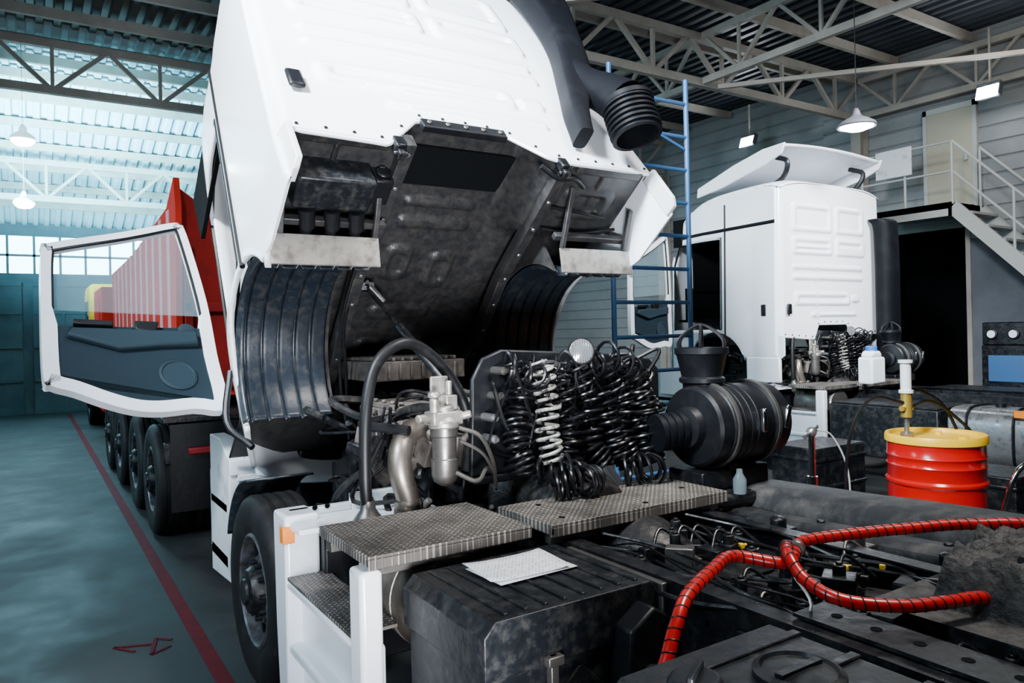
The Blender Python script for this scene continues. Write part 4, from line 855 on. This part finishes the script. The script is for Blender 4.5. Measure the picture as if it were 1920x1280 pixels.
b.bb(1.3,3.46,8.5,15,1.3,1.4);b.bb(1.3,3.46,15,15.1,1.3,3.0);b.bb(1.28,1.33,8.4,15.1,1.35,1.5);b.obj('dump_body',redpaint,rt)
b=B();b.prism([(1.36,8.46,1.4),(3.44,8.46,1.4),(3.44,8.46,2.9),(2.4,8.46,3.0),(1.75,8.46,3.2),(1.36,8.46,3.5)],(0,-.05,0))
for x in(1.42,1.85,2.4,2.9,3.38): b.bb(x-.04,x+.04,8.34,8.40,1.4,2.9)
b.bb(1.38,3.44,8.34,8.40,2.2,2.3);b.obj('tailgate',redpd,rt,bevel=.01)
for k in range(11):
    b=B();y=8.7+k*.58;b.bb(1.296,1.3,y,y+.2,1.5,3.32-(y-8.6)*.045);b.obj('body_rib',redrib,rt,smooth=0)
b=B();b.bb(1.15,3.45,15.5,17.3,.6,2.9);b.bb(1.13,1.16,15.9,16.8,1.9,2.7);b.obj('truck_cab',redpaint,rt,bevel=.08)
b=B();b.lathe((1.35,10.15,.75),(0,1,0),[(.02,0),(.2,.02),(.22,.05),(.22,.4),(.02,.43)],24);b.obj('side_tank',dsteel,rt)
yt=top('delivery_truck',(2.4,20.3,0),'yellow truck parked near the far gate','truck')
b=B();b.prism([(1.15,18.5,.6),(1.15,20.5,.6),(1.15,20.5,2.0),(1.15,20.2,3.0),(1.15,19.9,3.15),(1.15,18.5,3.15)],(2.2,0,0));b.obj('truck_cab',yellowt,yt,bevel=.08)
b=B();b.bb(1.13,1.15,19.0,19.9,1.9,2.8);b.obj('side_window',glass,yt,bevel=.02)
b=B();b.bb(1.5,3.0,18.47,18.5,2.0,2.8);b.obj('rear_window',glass,yt,bevel=.02)
b=B();b.bb(1.5,3.1,18.0,20.4,.5,.8);b.obj('truck_frame',frame,yt)
wheel((1.3,19.6,.5),yt,-1,.5);wheel((3.2,19.6,.5),yt,1,.5)

# ---------------- lights
def area(loc,tgt,sx,sy,p,col,spread=180):
    l=bpy.data.lights.new('area_light','AREA');l.shape='RECTANGLE';l.size=sx;l.size_y=sy;l.energy=p;l.color=col;l.spread=rad(spread)
    o=bpy.data.objects.new('area_light',l);bpy.context.scene.collection.objects.link(o);o.location=loc
    o.rotation_euler=(V(tgt)-V(loc)).to_track_quat('-Z','Y').to_euler();return o
area((-2.6,1.2,6.5),(2.3,4.2,3.8),1.4,1.2,560,(.86,.94,1),55)
area((3.4,1.0,6.3),(2.5,2.6,1.1),1.2,1.2,100,(1,.97,.94),80)
area((-7,9,4.2),(1.2,10,3.0),4,2,230,(.5,.82,1),80)
area((-1.0,15.5,3.9),(1.4,19,6.3),3,2,2000,(.32,.82,1),90)  # cyan light added without a fitting to brighten the far left ceiling
area((8.0,2.0,6.4),(9.4,6.5,2.8),1.5,1,210,(.95,.97,1),65)
area((11,4.5,5.6),(14.2,8,5),1.5,1.5,48,(1,.96,.92),150)
area((-4.5,1.5,4.5),(1.1,3.3,1.0),2,1.5,95,(.65,.84,1),90)
area((.2,-.6,.8),(2.3,4.4,2.5),1.2,.8,85,(.92,.95,1),60)  # low fill light added to lift the cab underside, no lamp stands there
w=bpy.data.worlds.new('w');bpy.context.scene.world=w;w.use_nodes=True
w.node_tree.nodes['Background'].inputs[0].default_value=(.6,.7,.82,1);w.node_tree.nodes['Background'].inputs[1].default_value=.04
cd=bpy.data.cameras.new('camera');cd.lens=26.25;cd.sensor_width=36;cd.shift_y=-20/1920;cd.clip_start=.05;cd.clip_end=200
co=bpy.data.objects.new('camera',cd);bpy.context.scene.collection.objects.link(co)
co.matrix_world=Matrix.Translation((0,0,1.93))@Matrix.Rotation(rad(-33),4,'Z')@Matrix.Rotation(rad(90),4,'X')@Matrix.Rotation(rad(-1.26),4,'Z')
bpy.context.scene.camera=co
